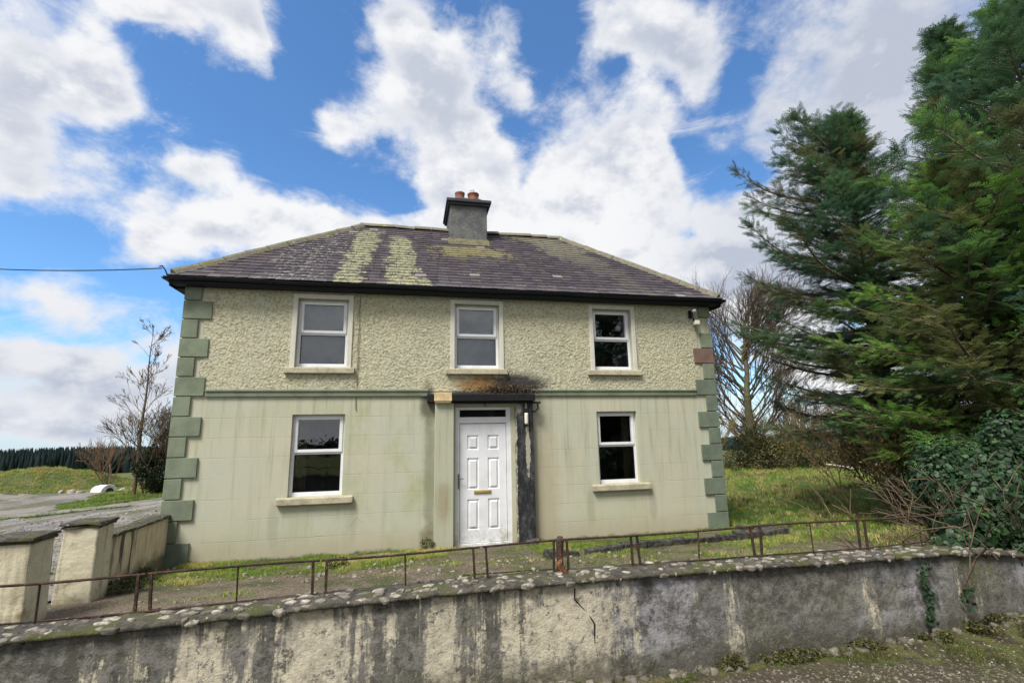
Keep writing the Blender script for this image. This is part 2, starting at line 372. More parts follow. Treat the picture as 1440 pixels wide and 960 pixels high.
    n.base(c).rough(.93); n.bump(n.math('ADD', mot, n.math('MULTIPLY', n.noise(60, 4, .7), .4)), .012); M['bwall'] = n.mat
    n = NT('coping_mortar'); mot = n.noise(14, 6, .75)
    c = n.mix(n.rng(mot, .35, .65), (.04, .038, .035), (.115, .1, .08)); c = n.mix(n.rng(n.noise(5, 5, .7), .46, .6), c, (.075, .08, .028))
    c = n.mix(n.rng(n.noise(20, 5, .75), .6, .68), c, (.45, .42, .36)); n.base(c); n.bump(mot, .03); M['coping'] = n.mat
    n = NT('flat_stone'); c = n.mix(n.rng(n.noise(18, 5, .75), .4, .62), n.attr(), (.13, .115, .09)); n.base(c); n.bump(n.noise(50, 5), .008); M['stone'] = n.mat
    n = NT('pillar_render'); mot = n.noise(13, 5, .75); c = n.mix(n.rng(n.noise(3, 5, .7), .35, .65), (.62, .58, .43), (.52, .47, .34))
    x, y, z = n.xyz()
    c = n.mix(n.rng(n.noise(1, 6, .65, n.pos((13, 13, 1.1))), .5, .7, 0, .55), c, (.2, .17, .1))
    c = n.mix(n.rng(n.noise(6, 5, .7), .6, .7, 0, .5), c, (.3, .15, .07)); c = n.mix(n.rng(mot, .6, .72, 0, .6), c, (.12, .1, .06))
    foot = n.rng(n.math('ADD', z, n.math('MULTIPLY', n.noise(6, 5), -.3)), .0, .28, .8, 0); c = n.mix(foot, c, (.08, .085, .04)); n.base(c); n.bump(mot, .01); M['pillar'] = n.mat
    n = NT('side_wall_render'); mot = n.noise(13, 5, .75); c = n.mix(n.rng(n.noise(3, 5, .7), .35, .65), (.66, .57, .42), (.54, .46, .34)); x, y, z = n.xyz()
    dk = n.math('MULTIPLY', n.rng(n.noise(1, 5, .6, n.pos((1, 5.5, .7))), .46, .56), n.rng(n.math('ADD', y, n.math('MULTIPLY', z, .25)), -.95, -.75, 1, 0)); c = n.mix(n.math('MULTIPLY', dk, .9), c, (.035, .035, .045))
    c = n.mix(n.rng(n.noise(1, 5, .7, n.pos((5, 9, 1.1))), .52, .72, 0, .45), c, (.3, .16, .09)); foot = n.rng(n.math('ADD', z, n.math('MULTIPLY', n.noise(6, 5), -.3)), .0, .2, .8, 0); c = n.mix(foot, c, (.08, .085, .04))
    n.base(c); n.bump(mot, .01); M['sidewall'] = n.mat
    # ground
    def ground(name, cols, scs, bump=.02, fine=60):
        n = NT(name); c = cols[0]
        for q, sc in zip(cols[1:], scs): c = n.mix(n.rng(n.noise(sc, 6, .7, n.pos(off=(sc*3, sc*5, 0))), .45, .6), c, q)
        sp = n.vor(fine, out='Color'); s = n.new('ShaderNodeSeparateColor'); n.t.links.new(sp, s.inputs[0])
        c = n.mix(n.math('MULTIPLY', s.outputs[0], .5), c, n.mix(1., c, (.35, .35, .35), 'MULTIPLY'))
        c = n.mix(n.rng(s.outputs[1], .9, .95, 0, .5), c, (.38, .35, .3))
        n.base(c).rough(.97); n.bump(n.math('ADD', n.noise(22, 6, .75), n.math('MULTIPLY', n.vor(fine), .8)), bump); return n.mat
    M['garden'] = ground('garden_soil', [(.14, .12, .075), (.1, .13, .035), (.1, .095, .04), (.18, .15, .1)], (1.3, 3.1, 2.2), .02)
    M['path'] = ground('brown_gravel', [(.19, .145, .11), (.13, .11, .07), (.085, .095, .035)], (3, 1.9), .015, 90)
    M['yard'] = ground('grey_gravel', [(.27, .245, .225), (.17, .165, .18), (.3, .27, .23), (.13, .13, .075)], (.35, .9, .55), .02, 40)
    M['road'] = ground('gravelly_road', [(.105, .085, .058), (.14, .115, .08), (.08, .08, .032), (.08, .066, .043)], (2.2, 1.6, 5), .02, 70)
    rt = M['road'].node_tree; bs = rt.nodes['Principled BSDF']; src = bs.inputs['Base Color'].links[0].from_socket
    w = NT.__new__(NT); w.mat = M['road']; w.t = rt; w.n = rt.nodes; w.b = bs
    x, y, z = w.xyz(); wide = w.rng(x, 6.2, 8.6, .16, .95); e = w.math('MULTIPLY', w.math('SUBTRACT', w.noise(2.4, 6, .75), .5), 1.5)
    d = w.math('ADD', w.math('DIVIDE', w.math('SUBTRACT', -5.24, y), wide), e); mk = w.rng(d, 1.15, .75, 0, 1.)
    moss = w.mix(w.rng(w.noise(6, 5, .75), .42, .6), (.05, .043, .025), (.105, .11, .03)); moss = w.mix(w.rng(w.noise(3.3, 4, .7), .55, .65), moss, (.14, .12, .06))
    w.t.links.new(w.mix(w.math('MULTIPLY', mk, .92), src, moss), bs.inputs['Base Color'])
    M['turf'] = ground('turf_soil', [(.11, .14, .035), (.22, .19, .075), (.08, .12, .03)], (.9, 2.1), .05, 30)
    M['bark'] = simple('brown_bark', (.12, .09, .06), .9, var=.4, bump=.01)
    n = NT('mossy_bark'); c = n.mix(n.rng(n.noise(3, 4), .42, .62), (.085, .075, .055), (.12, .12, .045)); n.base(c); M['mbark'] = n.mat
    M['twig'] = simple('pale_twig', (.17, .115, .07), .9, var=.3)
    M['deadwood'] = simple('weathered_wood', (.38, .34, .27), .9, var=.3)
    def leaf(name, tr=.25, rough=.55, spec=.3):
        n = NT(name); a = n.attr(); c = n.mix(n.rng(n.noise(3, 3), .3, .7), n.mix(1., a, (.75, .8, .8), 'MULTIPLY'), a)
        n.base(c).rough(rough); n.b.inputs['Specular IOR Level'].default_value = spec
        t = n.new('ShaderNodeBsdfTranslucent'); n.put(t.inputs[0], c); mx = n.new('ShaderNodeMixShader'); mx.inputs[0].default_value = tr
        n.t.links.new(n.b.outputs[0], mx.inputs[1]); n.t.links.new(t.outputs[0], mx.inputs[2]); n.t.links.new(mx.outputs[0], n.out.inputs[0]); return n.mat
    M['leaf'] = leaf('leaf_green'); M['ivy'] = leaf('ivy_leaf', .12, .5, .3); M['needle'] = leaf('conifer_foliage', .35, .6, .2); M['grass'] = leaf('grass_blade', .3, .6, .2)
make_mats()
# =================================================================== HOUSE
W, D, HT = 9.548, 5.2, 4.337
RY, RZ, EZ, OV = D/2, 6.74, 4.46, .2                    # ridge, eaves height, overhang
SL = (RZ-EZ)/(RY+OV)
house = empty('farmhouse', (W/2, 0, 0), 'two storey pale green rendered farmhouse with hipped slate roof and white front door', 'house')
UP = [(1.722, 2.549), (4.388, 5.207), (7.043, 7.837)]    # clear openings upstairs
LO = [(1.738, 2.565), (7.032, 7.832)]
DOOR = (4.41, 5.396)
UZ, LZ = (3.03, 4.212), (.93, 2.24)
openings = [(a, b, *UZ) for a, b in UP]+[(a, b, *LZ) for a, b in LO]+[(*DOOR, -.02, 2.35)]

def pierced(mb, x0, x1, z0, z1, y, holes, depth):
    """a sheet facing -y with rectangular holes and their reveals"""
    xs = sorted({x0, x1, *[h[0] for h in holes], *[h[1] for h in holes]}); zs = sorted({z0, z1, *[h[2] for h in holes], *[h[3] for h in holes]})
    xs = [a for a in xs if x0 <= a <= x1]; zs = [a for a in zs if z0 <= a <= z1]
    for i in range(len(xs)-1):
        for j in range(len(zs)-1):
            cx, cz = (xs[i]+xs[i+1])/2, (zs[j]+zs[j+1])/2
            if any(h[0] < cx < h[1] and h[2] < cz < h[3] for h in holes): continue
            mb.poly([(xs[i], y, zs[j]), (xs[i+1], y, zs[j]), (xs[i+1], y, zs[j+1]), (xs[i], y, zs[j+1])])
            mb.poly([(xs[i], y+depth, zs[j]), (xs[i], y+depth, zs[j+1]), (xs[i+1], y+depth, zs[j+1]), (xs[i+1], y+depth, zs[j])])
    for a, b, c, d in holes:
        mb.poly([(a, y, c), (a, y, d), (a, y+depth, d), (a, y+depth, c)]); mb.poly([(b, y, c), (b, y+depth, c), (b, y+depth, d), (b, y, d)])
        mb.poly([(a, y, d), (b, y, d), (b, y+depth, d), (a, y+depth, d)]); mb.poly([(a, y, c), (a, y+depth, c), (b, y+depth, c), (b, y, c)])

mb = MB(); pierced(mb, 0, W, -.5, HT, 0, openings, .4); mb.build('front_wall', M['smooth'], house)
mb = MB(); mb.box(0, .4, .401, D, -.5, HT); mb.box(W-.4, W, .401, D, -.5, HT); mb.box(.402, W-.402, D-.4, D-.001, -.5, HT-.002)
mb.build('side_wall', M['smooth'], house)
mb = MB(); mb.box(.401, W-.401, .402, D-.401, 2.5, 2.7); mb.box(3.6, 3.7, .402, D-.401, -.1, 2.499); mb.box(6.0, 6.1, .402, D-.401, -.1, 2.499)
mb.box(3.4, 3.5, .402, D-.401, 2.701, 4.3); mb.box(6.1, 6.2, .402, D-.401, 2.701, 4.3); mb.box(.401, W-.401, .402, D-.401, -.2, -.101); mb.box(.401, W-.401, .402, D-.401, 4.301, 4.318)
mb.build('inner_wall', M['inner'], house)

# rough cast of the upper storey: a real uneven surface
def roughcast():
    x0, x1, z0, z1, st = .3, W-.3, 2.62, 4.333, .012
    nx, nz = int((x1-x0)/st), int((z1-z0)/st)
    V = np.zeros((nx+1, nz+1, 3)); holes = [(a-.02, b+.02, UZ[0]-.06, UZ[1]+.02) for a, b in UP]
    for i in range(nx+1):
        x = x0+(x1-x0)*i/nx
        for j in range(nz+1):
            z = z0+(z1-z0)*j/nz
            h = mn.noise((x*13, z*17, 3))*.4+mn.noise((x*33, z*41, 7))*.6+mn.noise((x*70, z*70, 1))*.6
            V[i, j] = (x, -.012-.0115*max(-.4, h)*(1+.8*mn.noise((x*1.7, z*2.2, 9))), z)
    idx = np.arange((nx+1)*(nz+1)).reshape(nx+1, nz+1); F = []
    for i in range(nx):
        x = x0+(x1-x0)*(i+.5)/nx
        for j in range(nz):
            z = z0+(z1-z0)*(j+.5)/nz
            if any(a < x < b and c < z < d for a, b, c, d in holes): continue
            F.append((idx[i, j], idx[i+1, j], idx[i+1, j+1], idx[i, j+1]))
    np_mesh('rough_cast_render', V.reshape(-1, 3), F, M['rough'], house, smooth=True)
roughcast()

# string course
mb = MB(); mb.prism([(.001, 2.53), (-.03, 2.53), (-.034, 2.545), (-.034, 2.615), (-.052, 2.62), (-.05, 2.642), (.001, 2.66)], 'x', .425, 3.925)
mb.build('string_course', M['quoin'], house); mb = MB()
mb.prism([(.001, 2.53), (-.03, 2.53), (-.034, 2.545), (-.034, 2.615), (-.052, 2.62), (-.05, 2.642), (.001, 2.66)], 'x', 5.81, W-.425)
mb.build('string_course', M['quoin'], house)
# quoins
for side in (0, 1):
    for i in range(14):
        z0, z1 = .03+.3135*i+.008, .03+.3135*(i+1)-.008
        z1 = min(z1, 4.333)
        if side and i == 12: continue
        if i == 0: z0 = -.2
        wide = i % 2 == 0
        w = (.41 if wide else .225)+random.uniform(-.008, .008); d = .225 if wide else .41
        mb = MB()
        if side == 0:
            mb.box(-.022, w, -.036, .001, z0, z1); mb.box(-.0215, -.001, .0015, d, z0+.001, z1-.001)
        else:
            mb.box(W-w, W+.022, -.036, .001, z0, z1); mb.box(W+.001, W+.0215, .0015, d, z0+.001, z1-.001)
        red = side and i == 10
        o = mb.build('quoin', M['quoin_red'] if red else M['quoin'] if (side == 0 and i) or i > 8 else M['quoin_blue'], house, bevel=.006)
        if red: o['label'] = 'reddish brown bare quoin'
        elif i == 0: o['label'] = 'dark green quoin at ground level'

# windows
def window(x0, x1, z0, z1, upper, zt, name, inner=None):
    fy = .085
    mb = MB(); t = .05
    mb.box(x0, x0+t, fy, fy+.06, z0, z1); mb.box(x1-t, x1, fy, fy+.06, z0, z1); mb.box(x0+t, x1-t, fy, fy+.06, z1-t, z1); mb.box(x0+t, x1-t, fy, fy+.06, z0, z0+t+.015)
    mb.box(x0+t, x1-t, fy+.002, fy+.058, zt-.03, zt+.02)
    w = mb.build('window', M['upvc'], house, base=((x0+x1)/2, 0, z0), bevel=.005); w['label'] = name
    # opening top light stands a little proud of the frame
    a, b, c, d, s = x0+t-.012, x1-t+.012, zt+.004, z1-t+.012, .048
    mb = MB(); y0, y1 = fy-.018, fy-.0005
    mb.box(a, a+s, y0, y1, c, d); mb.box(b-s, b, y0, y1, c, d); mb.box(a+s, b-s, y0, y1, d-s, d); mb.box(a+s, b-s, y0, y1, c, c+s)
    for q in ((a+s, a+s+.007, c+s, d-s), (b-s-.007, b-s, c+s, d-s)): mb.box(q[0], q[1], fy+.004, fy+.03, q[2], q[3])
    mb.build('sash', M['upvc'], w, bevel=.005)
    mb = MB(); mb.box(a+s, b-s, fy+.012, fy+.017, c+s, d-s); mb.build('pane', M['glass'], w)
    mb = MB(); mb.box(x0+t, x1-t, fy+.03, fy+.035, z0+t+.015, zt-.03); mb.build('pane', M['glass'], w)
    mb = MB()
    for q in ((x0+t, x1-t, zt-.037, zt-.03), (x0+t, x1-t, z0+t+.015, z0+t+.022)): mb.box(q[0], q[1], fy+.012, fy+.029, q[2], q[3])
    for q in (x0+t, x1-t-.007): mb.box(q, q+.007, fy+.011, fy+.0295, z0+t+.023, zt-.038)
    mb.build('glazing_seal', M['seal'], w)
    # sill
    mb = MB()
    if upper: sx0, sx1, zb, zp = x0-.155, x1+.14, z0-.115, z0-.02
    else: sx0, sx1, zb, zp = x0-.15, x1+.18, z0-.115, z0-.012
    mb.prism([(-.075, zb), (-.07, zp), (fy-.001, z0+.004), (fy-.001, zb)], 'x', sx0, sx1); mb.build('sill', M['sill'], w, bevel=.012)
    if upper:
        mb = MB(); u = .078; yf = -.034
        mb.box(x0-u, x0, yf, -.001, z0-.02, z1+u); mb.box(x1, x1+u, yf, -.001, z0-.02, z1+u); mb.box(x0, x1, yf, -.001, z1, z1+u)
        mb.build('surround', M['surround'], w, bevel=.006)
    if inner == 'blind':
        mb = MB(); n = 46
        for i in range(n):
            za = z1-.04-(z1-z0-.05)*i/n; mb.poly([(x0+.04, .2, za), (x1-.04, .2, za), (x1-.04, .212, za-(z1-z0)/n*.93), (x0+.04, .212, za-(z1-z0)/n*.93)])
        mb.build('blind', M['blind'], w)
    if inner in ('left', 'right'):
        xa, xb = (x0-.02, x0+.2) if inner == 'left' else (x1-.17, x1+.03); V = []; mb = MB(); n = 30
        p = [(xa+(xb-xa)*i/n, .33+.03*math.sin(i*1.25)) for i in range(n+1)]
        for i in range(n): mb.poly([(p[i][0], p[i][1], z0-.1), (p[i+1][0], p[i+1][1], z0-.1), (p[i+1][0], p[i+1][1], z1+.05), (p[i][0], p[i][1], z1+.05)])
        mb.build('curtain', M['curtain'], w)
    return w
window(*UP[0], *UZ, True, 3.62, 'left upstairs window', 'blind')
window(*UP[1], *UZ, True, 3.62, 'middle upstairs window above the door', 'blind')
window(*UP[2], *UZ, True, 3.62, 'right upstairs window with dark panes')
window(*LO[0], *LZ, False, 1.62, 'left ground floor window with curtain edge', 'left')
window(*LO[1], *LZ, False, 1.62, 'right ground floor window with dark panes', 'right')

# door
dx0, dx1 = DOOR; dm = (dx0+dx1)/2
mb = MB(); mb.box(dx0-.02, dx0+.075, .03, .11, .0, 2.345); mb.box(dx1-.075, dx1+.02, .03, .11, .0, 2.345); mb.box(dx0+.075, dx1-.075, .03, .11, 2.29, 2.345); mb.box(dx0+.075, dx1-.075, .031, .109, 2.06, 2.165); mb.box(dx0+.075, dx1-.075, .028, .115, .0, .055)
door = mb.build('front_door', M['upvc'], house, base=(dm, 0, 0), bevel=.006)
mb = MB(); mb.box(dx0+.075, dx1-.075, .075, .08, 2.165, 2.29); mb.build('fanlight', M['glass'], door)
def leaf():
    x0, x1, z0, z1, y = dx0+.085, dx1-.085, .062, 2.052, .052
    cols = [(x0+.125, x0+.33), (x1-.33, x1-.125)]; rows = [(1.60, 1.85), (.93, 1.46), (.27, .77)]
    holes = [(a, b, c, d) for a, b in cols for c, d in rows]; mb = MB()
    s = .062   # plain border, then a fine groove, then the moulded field
    pierced(mb, x0, x1, z0, z1, y, holes, .0001)
    for a, b, c, d in holes:
        prev = (a, b, c, d, y)
        for ins, yy in ((.016, y+.018), (.028, y+.018), (.052, y-.006), (.06, y-.006)):
            cur = (a+ins, b-ins, c+ins, d-ins, yy); P = lambda q: [(q[0], q[4], q[2]), (q[1], q[4], q[2]), (q[1], q[4], q[3]), (q[0], q[4], q[3])]
            p, q = P(prev), P(cur)
            for i in range(4): mb.poly([p[i], p[(i+1) % 4], q[(i+1) % 4], q[i]])
            prev = cur
        mb.poly(P(prev))
    mb.box(x0, x1, y+.03, y+.055, z0, z1)
    for q in ((x0-.002, x0+.0, z0, z1), (x1, x1+.002, z0, z1)): mb.box(q[0], q[1], y, y+.055, q[2], q[3])
    o = mb.build('door_leaf', M['upvc'], door)
    mb = MB(); g = .008
    for q in ((x0-.009, x0-.0025, z0-.002, z1+.006), (x1+.0025, x1+.009, z0-.002, z1+.006), (x0, x1, z1+.001, z1+.0075), (x0, x1, z0-.0065, z0-.001)): mb.box(q[0], q[1], y+.004, y+.02, q[2], q[3])
    mb.build('door_seal', M['seal'], door)
leaf()
mb = MB(); mb.box(4.735, 5.035, .036, .052, .862, .915); mb.box(4.76, 5.01, .03, .036, .872, .905); mb.build('letter_box', M['brass'], door, bevel=.004)
mb = MB(); mb.box(4.455, 4.48, .018, .03, .95, 1.2); mb.tube([(4.468, .018, 1.12), (4.468, -.02, 1.12), (4.55, -.022, 1.12)], .008, 8); mb.build('handle', M['steel'], door, bevel=.003)
mb = MB(); mb.box(4.36, 5.46, -.16, .029, -.12, -.012); mb.build('doorstep', M['sill'], house, bevel=.015)
mb = MB(); mb.box(DOOR[0], DOOR[1], .3, .33, -.02, 2.35); mb.build('hall_screen', M['inner'], house)
# pilasters
mb = MB(); mb.box(4.05, 4.37, -.12, -.001, -.3, 2.41); mb.box(4.0401, 4.38, -.13, -.002, -.3, .0)
p = mb.build('pilaster', M['pil_cream'], house, bevel=.008); p['label'] = 'cream pilaster left of the door'
mb = MB(); mb.box(4.03, 4.33, -.2, -.002, 2.435, 2.575); mb.box(4.045, 4.315, -.185, -.003, 2.405, 2.435); mb.build('capital', simple('orange_cream_block', (.6, .46, .26), .8, var=.3), p, bevel=.006)
mb = MB(); mb.box(5.47, 5.785, -.12, -.001, -.3, 2.42); mb.box(5.45, 5.8, -.15, -.002, -.3, .03)
p = mb.build('pilaster', M['pil_black'], house, bevel=.008); p['label'] = 'black stained pilaster with peeling paint right of the door'
mb = MB(); mb.box(4.371, 5.469, -.03, -.001, 2.352, 2.40); mb.build('lintel', M['pil_cream'], house, bevel=.005)
mb = MB(); mb.prism([(-.21, 2.43), (-.22, 2.55), (-.20, 2.565), (-.001, 2.6), (-.001, 2.43)], 'x', 4.335, 5.80); mb.prism([(-.14, 2.42), (-.145, 2.55), (-.001, 2.58), (-.001, 2.42)], 'x', 3.91, 4.028)
mb.box(4.34, 5.78, -.15, -.002, 2.405, 2.43)
can = mb.build('canopy', M['canopy'], house, bevel=.01)
mb = MB(); mb.tube([(4.93, -.15, 2.42), (4.93, -.045, 2.40), (4.93, -.04, 2.35)], .009, 6); mb.build('hanging_wire', M['blackmetal'], can); mb = MB(); mb.tube([(5.7, -.14, 2.405), (5.92, -.15, 2.405)], .018, 8); mb.tube([(5.86, -.15, 2.40), (5.87, -.15, 2.3), (5.81, -.13, 2.24), (5.75, -.122, 2.27)], .017, 8)
mb.build('pipe', M['blackmetal'], can)
# lamp on the black pilaster
mb = MB(); mb.box(5.6, 5.69, -.135, -.121, 2.0, 2.3); mb.box(5.61, 5.68, -.165, -.1355, 2.24, 2.27)
lan = mb.build('wall_lamp', M['blackmetal'], None, base=(5.645, -.12, 2.15), bevel=.003); tag(lan, 'small pale tube lamp on the black pilaster beside the door', 'wall lamp')
mb = MB(); mb.lathe((5.645, -.175, 2.02), [(.001, 0), (.03, 0), (.034, .03), (.034, .17), (.03, .2), (.001, .2)], 14); mb.build('shade', M['pale_plastic'], lan, smooth=True)
# security light under the eaves, right
mb = MB(); mb.tube([(9.13, -.02, 4.2), (9.13, -.1, 4.2), (9.14, -.12, 4.05), (9.18, -.1, 4.0)], .02, 8); mb.box(9.09, 9.16, -.05, -.0365, 4.08, 4.24)
sec = mb.build('security_light', M['blackmetal'], None, base=(9.15, -.03, 4.1), bevel=.003); tag(sec, 'white security light with black bracket under the right eaves', 'light')
mb = MB(); mb.lathe((9.16, -.14, 4.21), [(.001, -.03), (.035, -.025), (.045, 0), (.035, .03), (.001, .035)], 14); mb.build('sensor_head', M['white_plastic'], sec, smooth=True)
mb = MB(); mb.box(9.16, 9.26, -.16, -.06, 3.93, 4.02); mb.build('lamp_head', M['pale_plastic'], sec, bevel=.012)

# cable down the front
mb = MB(); pts = [(2.73+.006*math.sin(i*1.7), -.035 if z > 2.7 else -.012, z) for i, z in enumerate(np.linspace(4.3, 2.30, 16))]; mb.tube(pts, .0065, 5)
tag(mb.build('cable', simple('brown_cable', (.18, .14, .08), .8), None, base=(2.73, -.03, 2.3)), 'thin brown cable hanging down the front beside the left windows', 'cable')

# eaves: soffit, fascia, gutter
mb = MB()
mb.box(-OV+.02, W+OV-.02, -OV+.02, .02, 4.335, 4.35); mb.box(-OV+.02, 0.02, .021, D+OV, 4.305, 4.33); mb.box(W-.02, W+OV-.02, .021, D+OV, 4.305, 4.33)
mb.box(-OV, W+OV, -OV, -OV+.02, 4.345, 4.43); mb.box(-OV, -OV+.0195, -OV+.021, D+OV, 4.30, 4.43); mb.box(W+OV-.0195, W+OV, -OV+.021, D+OV, 4.30, 4.43)
mb.build('fascia', M['fascia'], house)
def gut(a, b):
    a, b = Vector(a), Vector(b); d = (b-a).normalized(); o = d.cross(Vector((0, 0, 1)))    # outward
    mb = MB(); n = 10; c0 = o*.045
    ring = lambda p, r: [p+c0+o*(r*math.cos(t))+Vector((0, 0, r*math.sin(t))) for t in [PI+PI*i/n for i in range(n+1)]]
    N = 40; L = (b-a).length; prev = None
    for i in range(N+1):
        p = a+(b-a)*i/N+Vector((0, 0, .007*math.sin(i*.55)-.004)); cur = (ring(p, .045), ring(p, .041))
        if prev:
            for k in range(n):
                mb.poly([prev[0][k], prev[0][k+1], cur[0][k+1], cur[0][k]]); mb.poly([prev[1][k], cur[1][k], cur[1][k+1], prev[1][k+1]])
            mb.poly([prev[0][n], prev[1][n], cur[1][n], cur[0][n]])
        prev = cur
    for t in np.arange(.4, L, 1.0):
        p = a+d*t; r = ring(p, .05); r2 = ring(p+d*.04, .05)
        for k in range(n): mb.poly([r[k], r[k+1], r2[k+1], r2[k]])
    return mb
gut((-OV-.05, -OV, 4.43), (W+OV+.05, -OV, 4.43)).build('gutter', M['gutter'], house)
gut((-OV, D+OV, 4.43), (-OV, -OV-.05, 4.43)).build('gutter', M['gutter'], house)
gut((W+OV, -OV-.05, 4.43), (W+OV, D+OV, 4.43)).build('gutter', M['gutter'], house)

# roof: every slate laid in courses, cut along the hips
X0, X1, Y0, Y1 = -OV-.03, W+OV+.03, -OV-.03, D+OV+.03
E0 = EZ-.005; HY = RY-Y0; HL = 2.72; HR = 2.52       # plan run of the front and back, left end, right end
def slates():
    mb = MB(); cols = []
    course = .15
    faces = [  # origin, along, inwards, length
        (Vector((X0, Y0, E0)), Vector((1, 0, 0)), Vector((0, 1, 0)), X1-X0, HY, HL/HY, HR/HY), (Vector((X1, Y0, E0)), Vector((0, 1, 0)), Vector((-1, 0, 0)), Y1-Y0, HR, HY/HR, HY/HR),
        (Vector((X1, Y1, E0)), Vector((-1, 0, 0)), Vector((0, -1, 0)), X1-X0, HY, HR/HY, HL/HY), (Vector((X0, Y1, E0)), Vector((0, -1, 0)), Vector((1, 0, 0)), Y1-Y0, HL, HY/HL, HY/HL)]
    for fi, (o, a, inn, L, HX, fl, fr) in enumerate(faces):
        up = math.hypot(HX, RZ-E0); u = (inn*HX+Vector((0, 0, RZ-E0))).normalized(); nrm = a.cross(u); k = 0; s = 0
        while s < up-.02:
            s1 = min(s+course+.02, up); e0, e1 = HX*s/up, HX*s1/up
            x = e0*fl-random.uniform(0, .04)-(.1 if k % 2 else 0)
            while x < L-e0*fr:
                w = .205+random.uniform(-.006, .006); xa, xb = x+.0025, x+w-.0025
                lo, hi = (max(xa, e0*fl), min(xb, L-e0*fr)), (max(xa, e1*fl), min(xb, L-e1*fr))
                if lo[1]-lo[0] > .02:
                    if hi[1] < hi[0]: hi = ((hi[0]+hi[1])/2,)*2
                    j = random.gauss(0, .0025); dx = random.gauss(0, .003); ds = random.gauss(0, .004)
                    P = [o+a*(lo[0]+dx)+u*(s+ds)+nrm*(.017+j), o+a*(lo[1]+dx)+u*(s+ds+random.gauss(0, .002))+nrm*(.017-j), o+a*hi[1]+u*s1+nrm*.004, o+a*hi[0]+u*s1+nrm*.004]
                    Q = [P[0]-nrm*.009, P[1]-nrm*.009]
                    mb.poly(P); mb.poly([Q[0], Q[1], P[1], P[0]]); mb.poly([Q[0], P[0], P[3]]); mb.poly([P[1], Q[1], P[2]])
                    c = (P[0]+P[1]+P[2]+P[3])/4; col = slate_colour(fi, c, s/up); cols += [col]*4
                x += w
            s += course; k += 1
    mb.build('slates', M['slate'], roof, cols=cols)
def slate_colour(fi, c, t):
    g = random.gauss(0, .006); base = np.array([(.05, .041, .05), (.042, .037, .046), (.056, .048, .052), (.066, .055, .057)][random.randrange(4)])+g
    base = np.maximum(base*np.array([.92, .85, .84]), .018)
    if fi == 0:
        if random.random() < .018: return (.2, .19, .17)
        if random.random() < .14: base = base*1.3
        if t < .06: base = base+.05*random.random()
    return tuple(base)
mb = MB()
mb.v = [(X0, Y0, E0), (X1, Y0, E0), (X1, Y1, E0), (X0, Y1, E0), (X0+HL, RY, RZ), (X1-HR, RY, RZ)]
mb.f = [(0, 1, 5, 4), (1, 2, 5), (2, 3, 4, 5), (3, 0, 4), (3, 2, 1, 0)]; mb.m = [0]*5
roof = mb.build('roof', M['fascia'], house, base=(W/2, RY, EZ))
slates()
def capping(name, a, b, n, r):
    a, b = Vector(a), Vector(b); d = (b-a).normalized(); s = d.cross(Vector((0, 0, 1))).normalized(); up = s.cross(d); mb = MB(); L = (b-a).length
    for i in range(n):
        p, q = a+d*(L*i/n+.004), a+d*(L*(i+1)/n-.004)+up*.006*(i % 2); j = [random.gauss(0, .007) for _ in range(4)]
        prof = [(-r, -.055), (-r*.55, .012), (0, .05), (r*.55, .012), (r, -.055), (0, -.045)]
        b0 = len(mb.v)
        for pp, jj, kk in ((p, j[0], j[1]), (q, j[2], j[3])):
            for x, z in prof: mb.v.append(tuple(pp+s*(x+jj)+up*(z+kk)))
        for k in range(6): mb.f.append((b0+k, b0+(k+1) % 6, b0+6+(k+1) % 6, b0+6+k)); mb.m.append(0)
        mb.f.append(tuple(b0+k for k in reversed(range(6)))); mb.f.append(tuple(b0+6+k for k in range(6))); mb.m += [0, 0]
    mb.build(name, M['ridge'], roof)
capping('ridge_capping', (X0+HL-.1, RY, RZ+.03), (X1-HR+.1, RY, RZ+.03), 12, .11)
capping('hip_capping', (X0+.05, Y0+.05, E0+.07), (X0+HL, RY, RZ+.03), 10, .085); capping('hip_capping', (X1-.05, Y0+.05, E0+.07), (X1-HR, RY, RZ+.03), 10, .085)
capping('hip_capping', (X0+.05, Y1-.05, E0+.07), (X0+HL, RY, RZ+.03), 10, .085); capping('hip_capping', (X1-.05, Y1-.05, E0+.07), (X1-HR, RY, RZ+.03), 10, .085)
# chimney
def wobbly(mb, x0, x1, y0, y1, z0, z1, n=8):
    """box with gridded sides so that the displace modifier has something to move"""
    mb.box(x0, x1, y0, y1, z0, z1)
mb = MB(); mb.box(4.455, 5.325, 2.02, 3.18, 5.7, 7.22)
ch = mb.build('chimney', M['chim'], house, base=(4.89, 2.6, 6.3), bevel=.02)
mb = MB(); mb.box(4.40, 5.385, 1.96, 3.24, 7.16, 7.22); mb.box(4.365, 5.42, 1.92, 3.28, 7.221, 7.30); mb.build('chimney_cap', M['capslate'], ch, bevel=.012)
mb = MB(); mb.prism([(4.45, 7.30), (4.6, 7.36), (5.15, 7.36), (5.33, 7.30)], 'y', 2.0, 3.2); mb.build('flaunching', M['chim'], ch, bevel=.01)
for cx, r in ((4.69, .115), (5.01, .135)):
    mb = MB(); mb.lathe((cx, 2.12, 7.33), [(r*.98, 0), (r, .03), (r*.97, .05), (r*.95, .15), (r*1.03, .16), (r*1.04, .19), (r*.9, .2), (r*.75, .195), (r*.7, .05)], 20)
    mb.build('chimney_pot', M['pot'], ch, smooth=True)
mb = MB(); mb.prism([(2.04, 6.2), (2.04, 6.36), (1.9, 6.22), (1.78, 6.1), (1.8, 6.05)], 'x', 4.4, 5.37); mb.build('mortar_fillet', M['lichen'], ch, bevel=.02)
mb = MB(); mb.tube([(5.0, 2.0, 7.5), (5.02, 2.05, 7.6), (4.93, 2.12, 7.61)], .006, 5); mb.build('wire_guard', M['rust'], ch)
